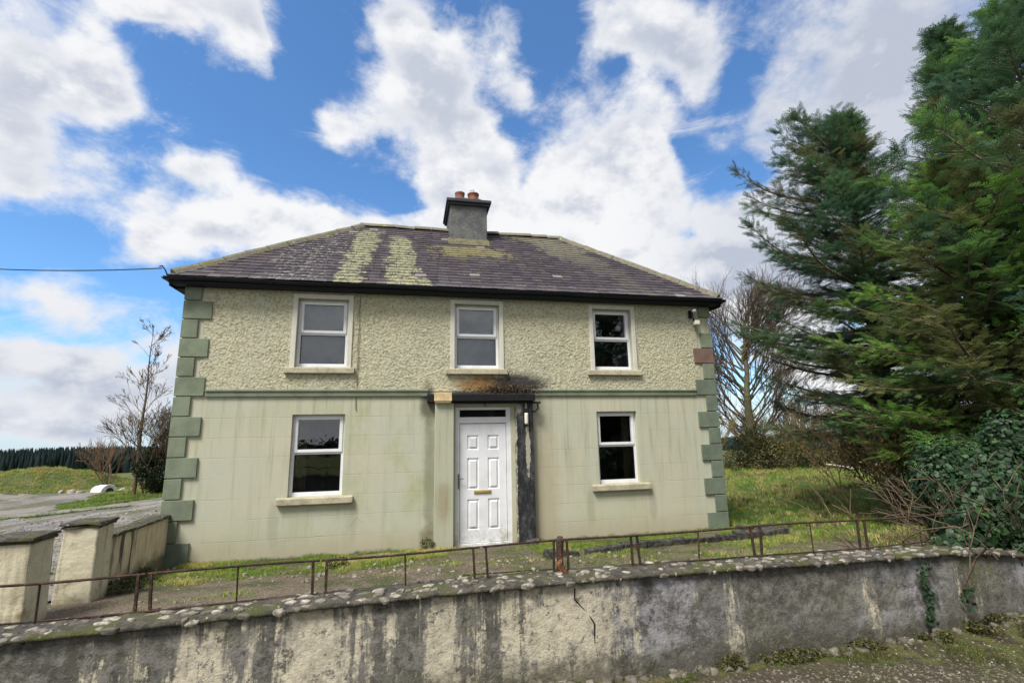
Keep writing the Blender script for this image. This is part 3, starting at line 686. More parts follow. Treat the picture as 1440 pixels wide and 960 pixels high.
# hook and overhead wire at the left eaves
mb = MB(); mb.tube([(-.2, -.24, 4.43), (-.24, -.25, 4.53), (-.29, -.25, 4.6), (-.33, -.25, 4.585)], .011, 6); mb.build('wire_hook', M['blackmetal'], house)
mb = MB(); a, b = Vector((-.29, -.25, 4.56)), Vector((-17., 5.2, 9.1)); N = 40
mb.tube([a+(b-a)*(i/N)+Vector((0, 0, -1.1*4*(i/N)*(1-i/N))) for i in range(N+1)], .009, 5)
tag(mb.build('overhead_wire', M['blackmetal'], None, base=a), 'thin overhead wire running to the left corner of the eaves', 'wire')
# dead growth lying on the canopy
def tuft(name, n, cx, cy, cz, rx, ry, rz, colset, size, label, cat_, mat, tmpl=None):
    P = rng.standard_normal((n, 3))*np.array([rx, ry, rz])*.5+np.array([cx, cy, cz]); P[:, 1] = np.minimum(P[:, 1], -.02); P[:, 2] = np.maximum(P[:, 2], cz-rz*.5)
    X, Y, Z = rand_frames(n); C = np.array(colset)[rng.integers(0, len(colset), n)]*rng.uniform(.6, 1.3, (n, 1))
    V, F, C = stamp(LEAF_V, LEAF_F, P, X, Y, Z, size*rng.uniform(.5, 1.5, n), C)
    return tag(np_mesh(name, V, F, mat, base=(cx, cy, cz-rz/2), cols=C), label, cat_)
LEAF_V = np.array([[0, 0, 0], [.5, -.25, .03], [1, 0, 0], [.5, .25, .03]], float); LEAF_F = np.array([[0, 1, 2, 3]])
tuft('dead_moss', 2600, 5.35, -.1, 2.625, .52, .11, .085, [(.13, .08, .04), (.08, .06, .045), (.18, .12, .06), (.05, .04, .035)], .034, 'clump of dead brown moss and stems on top of the door canopy', 'dead moss', M['leaf'])
# =================================================================== SITE
def sst(a, b, x):
    t = min(1, max(0, (x-a)/(b-a))); return t*t*(3-2*t)
def H(x, y):
    """height of the ground"""
    if y > 0: h = .03
    else: h = .03+.1*min(-y, 2.5)+.01*max(0, -y-2.5)
    if y < -5.1: h = .3
    h += .10*sst(6.8, 9.5, x)*sst(-3.5, -5, y)
    # yard falls away to the left and behind
    h -= .38*sst(0, 9, -x)*sst(-3, 6, y)
    h += .12*sst(13, 24, x)*sst(0, 8, y)
    # mound of spoil
    mx, my = (x+12.2)/4.6, (y-15.4)/2.6
    # rotate so that it lies across the view
    u, v = (x+13.3)*.8+(y-18.2)*.6, -(x+13.3)*.6+(y-18.2)*.8
    q = math.sqrt((u/5.0)**2+(v/2.3)**2)
    h += 1.0*(1-sst(0, 1.15, q))*(1+.15*mn.noise((x*.5, y*.5, 0)))
    r = math.hypot(x-6, y-2); far = sst(26, 230, r)
    h -= 21*far
    if y < -9: h += 1.0*sst(9, 22, -y)*(1-far)
    n = .035*mn.noise((x*.6, y*.6, 1))+.02*mn.noise((x*1.9, y*1.9, 4))
    if x > 9.7 and y > -4.9: n *= 2.6
    if -5.2 < y < 0 and -.3 < x < 11: n *= .6
    if -.2 < x < 9.8 and 0 <= y < 5.4: h = -.05; n = 0
    if -9 < y < -5.3: n *= .4
    return h+n

def sheet(name, xs, ys, mat, lift=0, keep=None, kind='structure'):
    V = []; idx = {}; F = []
    for i, x in enumerate(xs):
        for j, y in enumerate(ys):
            idx[i, j] = len(V); V.append((x, y, H(x, y)+lift))
    for i in range(len(xs)-1):
        for j in range(len(ys)-1):
            if keep and not keep((xs[i]+xs[i+1])/2, (ys[j]+ys[j+1])/2): continue
            F.append((idx[i, j], idx[i+1, j], idx[i+1, j+1], idx[i, j+1]))
    used = sorted({q for f in F for q in f}); mp = {q: i for i, q in enumerate(used)}
    o = np_mesh(name, np.array([V[q] for q in used]), [[mp[q] for q in f] for f in F], mat, base=(0, 0, 0), smooth=True)
    return tag(o, kind=kind)
def axis(lo, hi, a, b, st):
    near = list(np.arange(a, b+1e-6, st)); out = []; s = st; x = a
    while x > lo: s *= 1.18; x -= s; out.append(x)
    out = out[::-1]+near; s = st; x = near[-1]
    while x < hi: s *= 1.18; x += s; out.append(x)
    return out
XS = axis(-520, 520, -16, 26, .35); YS = axis(-400, 520, -9, 19, .35)
sheet('ground', XS, YS, M['turf'], lift=-.03)
def in_yard(x, y):
    e = .35*mn.noise((x*.7, y*.7, 9))
    if x > -.05 or x < -26 or y > 17.2+.3*(x+9)+e or y < -4.9: return False
    if y > 10.6+.53*(x+6.8)+e and x > -7.7-.24*(y-10.1)-e: return False           # grass bank beside the house
    strip = abs((y-9.4)-(x+6)*.25+e) < .18+.25*mn.noise((x*.5, 3, 1)) and x < -5
    return not strip
g = .15
sheet('gravel_yard', list(np.arange(-26, 0.01, .25)), list(np.arange(-5, 20, .25)), M['yard'], keep=in_yard)
sheet('garden', list(np.arange(.05, 11.3, .15)), list(np.arange(-5.0, .06, .15)), M['garden'], lift=-.008)
def in_path(x, y):
    e = .14*mn.noise((x*1.3, y*1.3, 2))
    return (y < -1.85+e*1.6+.02*x and x < 4.2 and y > -4.9) or (4.2 <= x < 5.4 and y > -2.6+e and y < -.3)
sheet('garden_path', list(np.arange(.1, 5.6, .1)), list(np.arange(-4.95, 0, .1)), M['path'], lift=.004, keep=in_path)
sheet('road', list(np.arange(-30, 40, .4)), list(np.arange(-9.3, -5.19, .2)), M['road'], lift=.0)

# ------------------------------------------------ low kerb along the front of the house, right
def kerb(pts, w, h, label, n=1):
    V = Vector; mb = MB(); tot = []; 
    for a, b in zip(pts[:-1], pts[1:]):
        a, b = V((*a, 0)), V((*b, 0)); L = (b-a).length; d = (b-a)/L; s = V((-d.y, d.x, 0)); t = 0
        while t < L:
            l = random.uniform(.28, .6); e = min(t+l, L); p, q = a+d*t, a+d*(e-.02); j = lambda: random.gauss(0, .012)
            hz = [H(*(p+s*w/2).xy)-.12, H(*(q+s*w/2).xy)-.12]; top = h+random.gauss(0, .015)
            b0 = len(mb.v)
            for (c, zz) in ((p, hz[0]), (q, hz[1])):
                for k, z in ((-1, 0), (1, 0), (.8, 1), (-.8, 1)): mb.v.append(tuple(c+s*(w/2*k+j())+V((0, 0, zz+(.12+top+j() if z else 0)))))
            for f in ((0, 1, 2, 3), (7, 6, 5, 4), (0, 4, 5, 1), (1, 5, 6, 2), (2, 6, 7, 3), (3, 7, 4, 0)): mb.f.append(tuple(b0+i for i in f)); mb.m.append(0)
            t = e
    n = NT('dark_kerb'); mot = n.noise(14, 5, .75); n.base(n.mix(n.rng(mot, .4, .62), (.025, .025, .023), (.09, .085, .07))); n.bump(mot, .02)
    o = mb.build('kerb', n.mat, None, base=(*pts[0], H(*pts[0])), bevel=.02)
    return tag(o, label, 'kerb')
kerb([(6.1, -1.72), (7.5, -1.55), (9.75, -1.28), (9.4, -.45)], .17, .09, 'long dark stone kerb in front of the right half of the house')
kerb([(5.45, -1.85), (5.98, -1.75)], .17, .08, 'short dark stone kerb in front of the door')
# ------------------------------------------------ boundary wall by the road
WX0, WX1 = -2.2, 14.2
def ctop(x):  # underside of the coping
    return .83+.055*sst(1, 4.5, x)-.03*sst(5, 8, x)-.13*sst(7.9, 9.4, x)
wall = empty('boundary_wall', (4.2, -5.1, .3), 'low rendered roadside wall with black streaks and stony coping', 'wall')
def wallmesh():
    nx, nz = 660, 26; V = []; F = []
    for i in range(nx+1):
        x = WX0+(WX1-WX0)*i/nx
        for j in range(nz+1):
            t = j/nz; z = -.1+(ctop(x)+.1)*t; bat = .05*(1-t)
            V.append((x, -5.2-bat+.012*mn.noise((x*2, 1, z*2))+.006*mn.noise((x*9, 1, z*9)), z))
    idx = lambda i, j: i*(nz+1)+j
    for i in range(nx):
        for j in range(nz): F.append((idx(i, j), idx(i+1, j), idx(i+1, j+1), idx(i, j+1)))
    b = len(V)
    for i in range(nx+1):
        x = WX0+(WX1-WX0)*i/nx; V += [(x, -4.97, -.1), (x, -4.97, ctop(x))]
    for i in range(nx): F.append((b+2*i, b+2*i+1, b+2*i+3, b+2*i+2))
    np_mesh('wall_face', V, F, M['bwall'], wall, smooth=True)
    # crack
    mb = MB(); pts = [(4.74, -5.206, .845), (4.735, -5.208, .78), (4.79, -5.21, .72), (4.84, -5.214, .66), (4.865, -5.216, .62), (4.86, -5.22, .5), (4.875, -5.226, .42)]
    mb.tube(pts, [.006, .007, .005, .006, .008, .005, .003], 5); mb.build('crack', M['blackmetal'], wall)
wallmesh()
def coping():
    nx = 900; prof = [(-4.95, -.04), (-4.965, .02), (-5.06, .034), (-5.17, .026), (-5.228, .014), (-5.235, -.006), (-5.2, -.01)]
    V = []; F = []; k = len(prof)
    for i in range(nx+1):
        x = WX0+(WX1-WX0)*i/nx
        for a, (y, z) in enumerate(prof):
            n1 = mn.noise((x*7, y*7, z*7)); n2 = mn.noise((x*19, y*19, 5)); V.append((x, y-.01*n1-.007*n2, ctop(x)+z+(.006*n1+.007*n2 if 0 < a < 6 else 0)))
    for i in range(nx):
        for a in range(k-1): F.append((i*k+a, i*k+a+1, (i+1)*k+a+1, (i+1)*k+a))
    c = np_mesh('coping', V, F, M['coping'], wall, smooth=True)
    # stones bedded in it
    P, X, Y, Z, S, C = [], [], [], [], [], []
    x = WX0
    while x < 10.6:
        for row, (y, zz, tilt) in enumerate(((-5.215, .014, .45), (-5.165, .03, .2), (-5.1, .034, .1), (-5.03, .034, 0))):
            prob = (.75, .85, .7, .5)[row]*(1.2 if x > 6.2 else .6 if 4.4 < x < 5.6 else 1)
            if random.random() > prob: continue
            px = x+random.uniform(-.04, .04); py = y+random.uniform(-.02, .02); a = random.uniform(-.5, .5)
            xx = Vector((math.cos(a), math.sin(a), random.gauss(0, .06))).normalized(); zn = Vector((random.gauss(0, .1), -tilt*.7+random.gauss(0, .12), 1)); yy = zn.cross(xx).normalized(); zn = xx.cross(yy)
            P.append((px, py, ctop(px)+zz-.008+random.uniform(-.007, .006))); X.append(xx); Y.append(yy); Z.append(zn)
            S.append((random.uniform(.018, .052), random.uniform(.012, .026), random.uniform(.008, .016))); g = random.uniform(.18, .85); C.append((.52*g, .48*g, .4*g))
        x += random.uniform(.04, .085)
    V, F, Cc = stamp(STONE_V, STONE_F, *[np.array(q, float) for q in (P, X, Y, Z, S, C)])
    o = np_mesh('coping_stones', V, F, M['stone'], wall, cols=Cc)
STONE_V = np.array([(math.cos(t)*r*q, math.sin(t)*r*q, z) for z, r in ((-1, .95), (.5, 1), (1, .84)) for t, q in [(i*PI/4+.25*math.sin(i*2.3), (1., .78, 1.12, .85, 1.05, .72, 1.1, .9)[i]) for i in range(8)]]+[(0, 0, 1.0)])
STONE_F = np.array([[j+8*k, (j+1) % 8+8*k, (j+1) % 8+8*(k+1), j+8*(k+1)] for k in (0, 1) for j in range(8)]+[[16+j, 16+(j+1) % 8, 24, 24] for j in range(8)])
# (last ring of faces is made of triangles: give them their own quad by halving the fan)
STONE_F = np.array([[j+8*k, (j+1) % 8+8*k, (j+1) % 8+8*(k+1), j+8*(k+1)] for k in (0, 1) for j in range(8)]+[[16+2*j, 16+2*j+1, 16+(2*j+2) % 8, 24] for j in range(4)])
coping()
# ------------------------------------------------ rusty railing, panel by panel
def rail_y(x): return -5.06
panels = [(-1.7, -.55, (-1.0,)), (-.48, 1.0, (.2,)), (1.06, 2.05, (1.55,)), (2.13, 3.04, (2.6,)), (3.12, 4.08, (3.62,)), (4.17, 4.64, ()), (4.75, 5.24, ()), (5.30, 6.26, (5.78,)), (6.32, 7.24, (6.79,)), (7.31, 8.9, (7.86, 8.4))]
where = ['leftmost rusty railing panel outside the left gate pillar', 'rusty railing panel in front of the left gate pillar', 'rusty railing panel in front of the gate pillars at the left edge', 'rusty railing panel below the left end of the house front',
 'rusty railing panel below the left ground floor window', 'short rusty railing panel left of the rusted post before the door', 'short rusty railing panel right of the rusted post', 'rusty railing panel below the right ground floor window',
 'rusty railing panel before the right corner of the house', 'rusty railing panel running into the ivy at the right']
for (a, b, mids), lb in zip(panels[1:], where[1:]):
    t = empty('railing_panel', (a, -5.06, ctop(a)+.07), lb, 'railing', 'rusty railing panels along the wall')
    zt = lambda x: 1.085+.045*sst(1, 6, x)+.006*math.sin(x*3.1); zb = lambda x: .882+.034*sst(1, 6.5, x)+.006*math.sin(x*2.3+1)
    y = rail_y(a); s = .0
    mb = MB(); mb.tube([(x, y+.004*math.sin(x*7), zt(x)) for x in np.linspace(a-.034, b+.034, 11)], .0085, 6); mb.build('top_rail', M['rust'], t)
    mb = MB(); mb.tube([(x, y+.004*math.sin(x*5), zb(x)) for x in np.linspace(a-.034, b+.034, 11)], .0065, 6); mb.build('bottom_rail', M['rust'], t)
    for x in (a, *mids, b):
        e = x in (a, b); lean = random.gauss(0, .008)
        mb = MB(); w = .0105 if e else .006
        P = [(x+lean*k, y, ctop(x)+.02+(zt(x)-ctop(x)-.02)*k) for k in (0, 1)]
        mb.tube(P, w, 4 if e else 6); mb.build('post', M['rust'], t)
mb = MB(); mb.tube([(4.685, -5.07, .88), (4.685, -5.07, 1.02), (4.69, -5.07, 1.13), (4.69, -5.07, 1.155)], [.027, .023, .03, .018], 8)
gp = mb.build('gate_post', M['rust'], None, base=(4.685, -5.07, .86)); tag(gp, 'thick rusted post on the wall in front of the door', 'post')
mb = MB(); mb.tube([(4.69, -5.09, .88), (4.70, -5.1, .93), (4.67, -5.09, .98), (4.70, -5.08, 1.01)], [.038, .024, .024, .01], 7); mb.build('rust_scale', M['rust2'], gp, jit=.02)
# ------------------------------------------------ gate pillars and side wall at the left
def pillar(cx, cy, w, d, z0, z1, rot, label, extra=False):
    t = empty('gate_pillar', (cx, cy, z0), label, 'gate pillar', 'gate pillars left of the house')
    def P(u, v, z, k=1.): return (cx+(u*w/2*k)*math.cos(rot)-(v*d/2*k)*math.sin(rot), cy+(u*w/2*k)*math.sin(rot)+(v*d/2*k)*math.cos(rot), z)
    mb = MB(); n = 10
    rings = []
    for i in range(n+1):
        f = i/n; k = 1.12-.12*f if f < .8 else 1.02; b0 = len(mb.v); z = z0-.1+(z1-z0+.1)*f
        for u, v in ((-1, -1), (1, -1), (1, 1), (-1, 1)): mb.v.append(P(u+random.gauss(0, .015), v+random.gauss(0, .015), z, k))
        if i:
            for q in range(4): mb.f.append((b0-4+q, b0-4+(q+1) % 4, b0+(q+1) % 4, b0+q)); mb.m.append(0)
    mb.f.append(tuple(len(mb.v)-4+q for q in range(4))); mb.m.append(0)
    mb.build('shaft', M['pillar'], t, bevel=.015)
    # mossy capping slab, broken edges, in two layers
    mb = MB()
    for zz, k, th in ((z1, 1.12, .028), (z1+.026, 1.2, .03)):
        b0 = len(mb.v); pts = [(u, v) for u, v in ((-1, -1), (-.4, -1.04), (.3, -.97), (1, -1), (1.03, -.2), (.98, .4), (1, 1), (.2, 1.03), (-.5, .98), (-1, 1), (-1.03, .2))]
        m = len(pts)
        for z in (zz, zz+th):
            for u, v in pts: mb.v.append(P(u+random.gauss(0, .03), v+random.gauss(0, .03), z+random.gauss(0, .004), k))
        for q in range(m): mb.f.append((b0+q, b0+(q+1) % m, b0+m+(q+1) % m, b0+m+q)); mb.m.append(0)
        mb.f.append(tuple(b0+q for q in reversed(range(m)))); mb.f.append(tuple(b0+m+q for q in range(m))); mb.m += [0, 0]
    mb.build('cap_slab', M['coping'], t, bevel=.008)
    return t
rp = pillar(.33, -2.38, .31, .28, .26, 1.0, .0, 'tall cream gate pillar standing nearer the house')
lp = pillar(.19, -3.1, .34, .3, .28, 1.0, .0, 'cream gate pillar cut off by the left edge of the picture')
mb = MB(); mb.box(-.6, .05, -3.32, -3.05, .2, .86); sw2 = mb.build('wall_stub', M['pillar'], None, base=(-.3, -3.2, .28), bevel=.02); tag(sw2, 'low cream wall stub running left from the left pillar', 'wall')
sw = empty('side_wall', (.05, -1.2, .1), 'cream garden side wall with dark stains between the gate pillar and the house', 'wall')
def sidewall():
    mb = MB(); N = 24; top = lambda y: .72+.012*(-y)*2
    for i in range(N):
        y0, y1 = -.04-(2.2)*i/N, -.04-(2.2)*(i+1)/N; xo = lambda y: .10+.075*(-y)
        mb.poly([(xo(y1), y1, -.1), (xo(y0), y0, -.1), (xo(y0), y0, top(y0)), (xo(y1), y1, top(y1))])
        mb.poly([(xo(y0)-.2, y0, -.3), (xo(y1)-.2, y1, -.3), (xo(y1)-.2, y1, top(y1)), (xo(y0)-.2, y0, top(y0))])
        mb.poly([(xo(y1), y1, top(y1)), (xo(y0), y0, top(y0)), (xo(y0)-.2, y0, top(y0)), (xo(y1)-.2, y1, top(y1))])
    mb.poly([(.1, -.04, -.1), (-.1, -.04, -.1), (-.1, -.04, .72), (.1, -.04, .72)])
    mb.build('wall_face', M['sidewall'], sw)
    mb = MB(); y = -.02
    while y > -2.22:
        l = random.uniform(.22, .36); e = max(y-l, -2.24); x = .10+.075*(-y); x2 = .10+.075*(-e); j = lambda s=.01: random.gauss(0, s); z, z2 = top(y)+.002, top(e)+.002; th = .035
        b0 = len(mb.v)
        for (yy, xx, zz) in ((y-.004, x, z), (e+.004, x2, z2)):
            for a, b in ((.035, 0), (.035, th), (-.1, th+.015), (-.235, th), (-.235, 0)): mb.v.append((xx+a+j(), yy+j(.004), zz+b+(j(.006) if b else 0)))
        for q in range(5): mb.f.append((b0+q, b0+(q+1) % 5, b0+5+(q+1) % 5, b0+5+q)); mb.m.append(0)
        mb.f.append(tuple(b0+q for q in reversed(range(5)))); mb.f.append(tuple(b0+5+q for q in range(5))); mb.m += [0, 0]
        y = e
    mb.build('capping_slab', M['coping'], sw, bevel=.008)
sidewall()
# ------------------------------------------------ yard clutter far left
tb = empty('overturned_tub', (-9.55, 16.8, H(-9.55, 16.8)), 'rounded white tub lying on its side beside rubble in the far yard', 'tub')
def tub():
    mb = MB(); n = 18; c = Vector((-9.57, 16.75, H(-9.55, 16.8)-.02)); a = Vector((.85, -.52, 0)).normalized(); s = Vector((.52, .85, 0)).normalized()
    prof = [(r*.8, t*1.0) for r, t in [(.0, -.42), (.2, -.42), (.33, -.36), (.38, -.1), (.39, .25), (.41, .42), (.36, .42), (.34, .2), (.33, -.2), (.2, -.34), (.0, -.35)]]
    for r, t in prof:
        for j in range(n+1):
            th = PI*j/n; mb.v.append(tuple(c+a*t+s*r*math.cos(th)+Vector((0, 0, r*math.sin(th)*1.05))))
    for i in range(len(prof)-1):
        for j in range(n): b = i*(n+1)+j; mb.f.append((b, b+1, b+n+2, b+n+1)); mb.m.append(0)
    mb.build('shell', M['white_plastic'], tb, smooth=True)
    mb = MB(); mb.poly([c+a*.37+s*(.32*math.cos(PI*j/12))+Vector((0, 0, .335*math.sin(PI*j/12))) for j in range(13)]); mb.build('end_plate', M['white_plastic'], tb)
    mb = MB(); pts = [c+a*.376+s*(.06+.18*math.cos(PI*j/12))+Vector((0, 0, .2*math.sin(PI*j/12))) for j in range(13)]; mb.poly(pts); mb.build('mouth_shade', M['blackmetal'], tb)  # black sheet on the plate stands for the shade inside the opening
tub()
def rubble(name, n, cx, cy, rx, ry, s0, s1, cols, label, cat_, lift=0., hz=0., kind=None):
    P = []; 
    for _ in range(n):
        x, y = cx+random.gauss(0, rx*.5), cy+random.gauss(0, ry*.5); P.append((x, y, H(x, y)+lift+random.uniform(0, hz)))
    P = np.array(P); a = rng.uniform(0, 6.28, n); Z = unit(np.stack([rng.normal(0, .3, n), rng.normal(0, .3, n), np.ones(n)], 1)); X = unit(np.cross(Z, np.stack([np.cos(a), np.sin(a), 0*a], 1))); Y = np.cross(Z, X)
    s = rng.uniform(s0, s1, n); S = np.stack([s*rng.uniform(.8, 1.5, n), s*rng.uniform(.6, 1., n), s*rng.uniform(.4, .9, n)], 1); C = np.array(cols)[rng.integers(0, len(cols), n)]*rng.uniform(.6, 1.2, (n, 1))
    V, F, C = stamp(STONE_V, STONE_F, P, X, Y, Z, S, C)
    o = np_mesh(name, V, F, M['stone'], base=(cx, cy, H(cx, cy)), cols=C)
    return tag(o, label, cat_, kind=kind)
for i, (dx, dy, s, lb) in enumerate(((-.75, -.05, .11, 'pale stone block left of the white tub'), (-1.05, .0, .08, 'small pale stone farthest left of the white tub'), (-.45, -.2, .09, 'small grey stone just left of the white tub'), (.55, .2, .12, 'pale stone block right of the white tub'), (.85, .3, .09, 'yellowish stone farthest right of the white tub'))):
    rubble('stone_block', 1, -9.55+dx*1.35, 16.5+dy, .01, .01, s*1.2, s*1.4, [(.6, .58, .5), (.45, .42, .36)], lb, 'stone', lift=.04)
# loose gravel and stones
rubble('gravel', 6500, 6.2, -6.05, 3.4, .7, .003, .01, [(.26, .23, .18), (.13, .115, .09), (.18, .16, .12), (.27, .24, .19)], 'loose gravel on the road beside the wall', 'gravel', kind='stuff')
rubble('wall_foot_stones', 190, 6.6, -5.31, 3.4, .07, .012, .04, [(.1, .09, .065), (.07, .065, .04), (.2, .18, .14)], 'stones fallen along the foot of the wall', 'stones', kind='stuff')
rubble('garden_stones', 260, 3.9, -2.0, 3.0, .8, .008, .03, [(.28, .25, .2), (.2, .15, .12), (.36, .33, .28)], 'loose stones on the garden path', 'stones', kind='stuff')
rubble('yard_stones', 1500, -4, 3, 5, 6, .012, .04, [(.3, .28, .25), (.2, .2, .2), (.4, .37, .33)], 'loose stones on the gravel yard', 'stones', kind='stuff')
o = rubble('black_stone', 1, 5.68, -.36, .01, .01, .13, .14, [(.03, .03, .03)], 'black stone lying under the black stained pilaster', 'stone', lift=.02)
# =================================================================== PLANTS
# grass: a tuft template of bent blades
def tuft_template(nb, spread, seed, droop=.5, w=.05):
    r = np.random.default_rng(seed); V = []; F = []
    for i in range(nb):
        a = r.uniform(0, 6.28); x, y = r.normal(0, spread, 2); d = np.array([math.cos(a), math.sin(a)]); l = r.uniform(.6, 1.1); lean = r.uniform(.15, droop); s = np.array([-d[1], d[0]])
        b = len(V)
        for t, ww in ((0, 1), (.55, .8), (1, .08)):
            c = np.array([x, y])+d*lean*l*t*t; z = l*t*(1-.35*lean*t*t)
            V += [(*(c-s*w*ww/2), z), (*(c+s*w*ww/2), z)]
        F += [[b, b+1, b+3, b+2], [b+2, b+3, b+5, b+4]]
    return np.array(V), np.array(F)
GT = [tuft_template(9, .22, s, .9, .06) for s in (1, 2, 3)]
def grass(name, n, sampler, h0, h1, label, colf, parent=None):
    pts = []
    while len(pts) < n:
        p = sampler()
        if p is not None: pts.append(p)
    P = np.array([(x, y, H(x, y)-.015) for x, y in pts]); nn = vnoise(P*np.array([1, 1, 0]), .9); n2 = vnoise(P*np.array([1, 1, 0]), 2.6, 5)
    parts = []
    for k, (TV, TF) in enumerate(GT):
        m = np.arange(n) % 3 == k; q = P[m]; c = m.sum(); a = rng.uniform(0, 6.28, c)
        tl = rng.normal(0, .15, (c, 2)); Z = unit(np.stack([tl[:, 0], tl[:, 1], np.ones(c)], 1)); X = unit(np.cross(Z, np.stack([np.cos(a), np.sin(a), 0*a], 1))); Y = np.cross(Z, X)
        s = rng.uniform(h0, h1, c)*(1+.9*np.clip(n2[m]+nn[m]*.6, -.5, 1)); C = colf(nn[m], n2[m], c)
        parts.append(stamp(TV, TF, q, X, Y, Z, s, C, .18))
    V, F, C = cat(parts)
    return tag(np_mesh(name, V, F, M['grass'], base=(*pts[0], 0), cols=C), label, 'grass', kind='stuff')
def mixcol(stops):
    st = np.array(stops, float)
    def f(a, b, c):
        k = np.clip((a*1.1+b*.8+rng.normal(0, .22, c))*.9+.5, 0, .999)*(len(st)-1); i = k.astype(int); t = (k-i)[:, None]
        return (st[i]*(1-t)+st[np.minimum(i+1, len(st)-1)]*t)*rng.uniform(.75, 1.2, (c, 1))
    return f
GREEN, LIME, STRAW, OLIVE = (.13, .25, .035), (.3, .43, .06), (.52, .43, .17), (.16, .17, .05)
def s_field():
    d = 4+24*random.random()**.8; a = R(random.uniform(20, 66)); x, y = 3.6+d*math.sin(a), -8.6+d*math.cos(a)
    return (x, y) if x > (9.6 if y > 0 else 9.8) and y > -4.85 and y < 15 else None
grass('field_grass', 38000, s_field, .05, .12, 'tussocky green and straw coloured grass of the field right of the house', mixcol([GREEN, LIME, GREEN, LIME, STRAW, STRAW, OLIVE]))
def s_mound():
    x, y = -13+random.gauss(0, 4.6), 18+random.gauss(0, 2.4)
    return (x, y) if not in_yard(x, y) else None
grass('mound_grass', 14000, s_mound, .05, .11, 'green and straw grass over the earth mound', mixcol([LIME, STRAW, LIME, STRAW]))
def s_bank():
    x, y = random.uniform(-10, -.2), random.uniform(7, 18)
    return (x, y) if not in_yard(x, y) else None
grass('bank_grass', 9000, s_bank, .04, .1, 'green grass bank between the yard and the bare tree', mixcol([GREEN, LIME, GREEN, OLIVE]))
def s_garden():
    x, y = random.uniform(.35, 9.9), -abs(random.gauss(0, 1.15))
    if x < 4 and y < -2.0: return None
    if 4.3 < x < 5.5 and random.random() < .85: return None
    if mn.noise((x*1.1, y*1.8, 4)) < (-.38 if x < 4.2 else -.22): return None
    return (x, y-.02)
grass('garden_grass', 26000, s_garden, .022, .055, 'short mossy grass along the foot of the house', mixcol([OLIVE, GREEN, LIME, OLIVE, LIME, STRAW]))
def s_strip():
    x, y = random.uniform(.4, 11), random.uniform(-4.9, -1.2)
    if mn.noise((x*.9, y*1.6, 14)) < (.08 if x < 5.3 else -.15): return None
    return (x, y)
grass('garden_weeds', 7500, s_strip, .02, .05, 'patches of weeds in the strip behind the wall', mixcol([OLIVE, (.13, .12, .045), GREEN, STRAW, LIME]))
def s_verge():
    x = random.uniform(4.2, 10); y = -5.27-abs(random.gauss(0, .08+.42*sst(6.3, 8.5, x)))
    if mn.noise((x*2.3, y*2, 24)) < -.1+.15*(x < 6.8): return None
    return (x, y)
grass('verge_grass', 11000, s_verge, .014, .036, 'mossy weeds along the foot of the roadside wall', mixcol([OLIVE, (.16, .17, .03), GREEN, (.09, .075, .035), OLIVE]))

# flat leafy scatter for moss cushions etc.
def leafcloud(blobs, n, size, cols, mat, name, parent=None, clump=1.2, base=None, template=None, flat=.0, thr=-.15, shell=.55):
    out = []; tot = sum(b[3]*b[4]*b[5] for b in blobs); TV, TF = template or (LEAF_V, LEAF_F)
    for bx, by, bz, rx, ry, rz in blobs:
        m = int(n*rx*ry*rz/tot*1.7)+20; d = unit(rng.standard_normal((m, 3))); r = shell+(1-shell)*rng.random(m)**.7
        L = d*r[:, None]*(1+.22*vnoise(d, 2.1, bx)[:, None]); P = L*np.array([rx, ry, rz])+np.array([bx, by, bz])
        k = vnoise(P, clump, 3) > thr; out.append(P[k])
    P = np.concatenate(out); m = len(P); X, Y, Z = rand_frames(m)
    if flat: X = unit(X*np.array([1, 1, 1-flat])); Y = unit(np.cross(np.array([[0, 0, 1.]]), X)+.3*rng.standard_normal((m, 3))); Y = unit(Y-X*(X*Y).sum(1, keepdims=True)); Z = np.cross(X, Y)
    C = np.array(cols)[rng.integers(0, len(cols), m)]*rng.uniform(.65, 1.3, (m, 1))
    V, F, C = stamp(TV, TF, P, X, Y, Z, size*rng.uniform(.6, 1.4, m), C)
    return np_mesh(name, V, F, mat, parent, cols=C, base=base)

# ---- bare branching trees
def branching(p, d, length, r, depth, spread, up, segs, nchild=(2, 3), taper=.72, wig=.16, shrink=.74, rmin=.004, side=.4):
    """recursive limbs collected as straight segments"""
    n = 4; q = Vector(p); dd = Vector(d).normalized(); r0 = r; r1 = r*taper
    for i in range(n):
        dd = (dd+Vector((random.gauss(0, wig), random.gauss(0, wig), random.gauss(0, wig)))*.5+Vector((0, 0, up*.12))).normalized()
        q2 = q+dd*length/n; a, b = r0+(r1-r0)*i/n, r0+(r1-r0)*(i+1)/n; segs.append((tuple(q), tuple(q2), max(a, rmin), max(b, rmin))); q = q2
        if depth > 0 and i > 0 and random.random() < side:
            ax = dd.orthogonal().normalized(); ax.rotate(__import__('mathutils').Quaternion(dd, random.uniform(0, 2*PI))); nd = (dd+ax*spread*1.2).normalized()
            branching(q, nd, length*shrink*random.uniform(.6, .95), b*.6, depth-1, spread, up, segs, nchild, taper, wig, shrink, rmin, side)
    if depth > 0:
        for k in range(random.randint(*nchild)):
            ax = dd.orthogonal().normalized(); ax.rotate(__import__('mathutils').Quaternion(dd, random.uniform(0, 2*PI))); nd = (dd+ax*spread*random.uniform(.5, 1.2)).normalized()
            branching(q, nd, length*shrink*random.uniform(.75, 1.1), r1*random.uniform(.6, .85), depth-1, spread, up, segs, nchild, taper, wig, shrink, rmin, side)
def seg_mesh(name, segs, mat, parent, k=5):
    V, F = tubes([s[0] for s in segs], [s[1] for s in segs], [s[2] for s in segs], [s[3] for s in segs], k); return np_mesh(name, V, F, mat, parent)
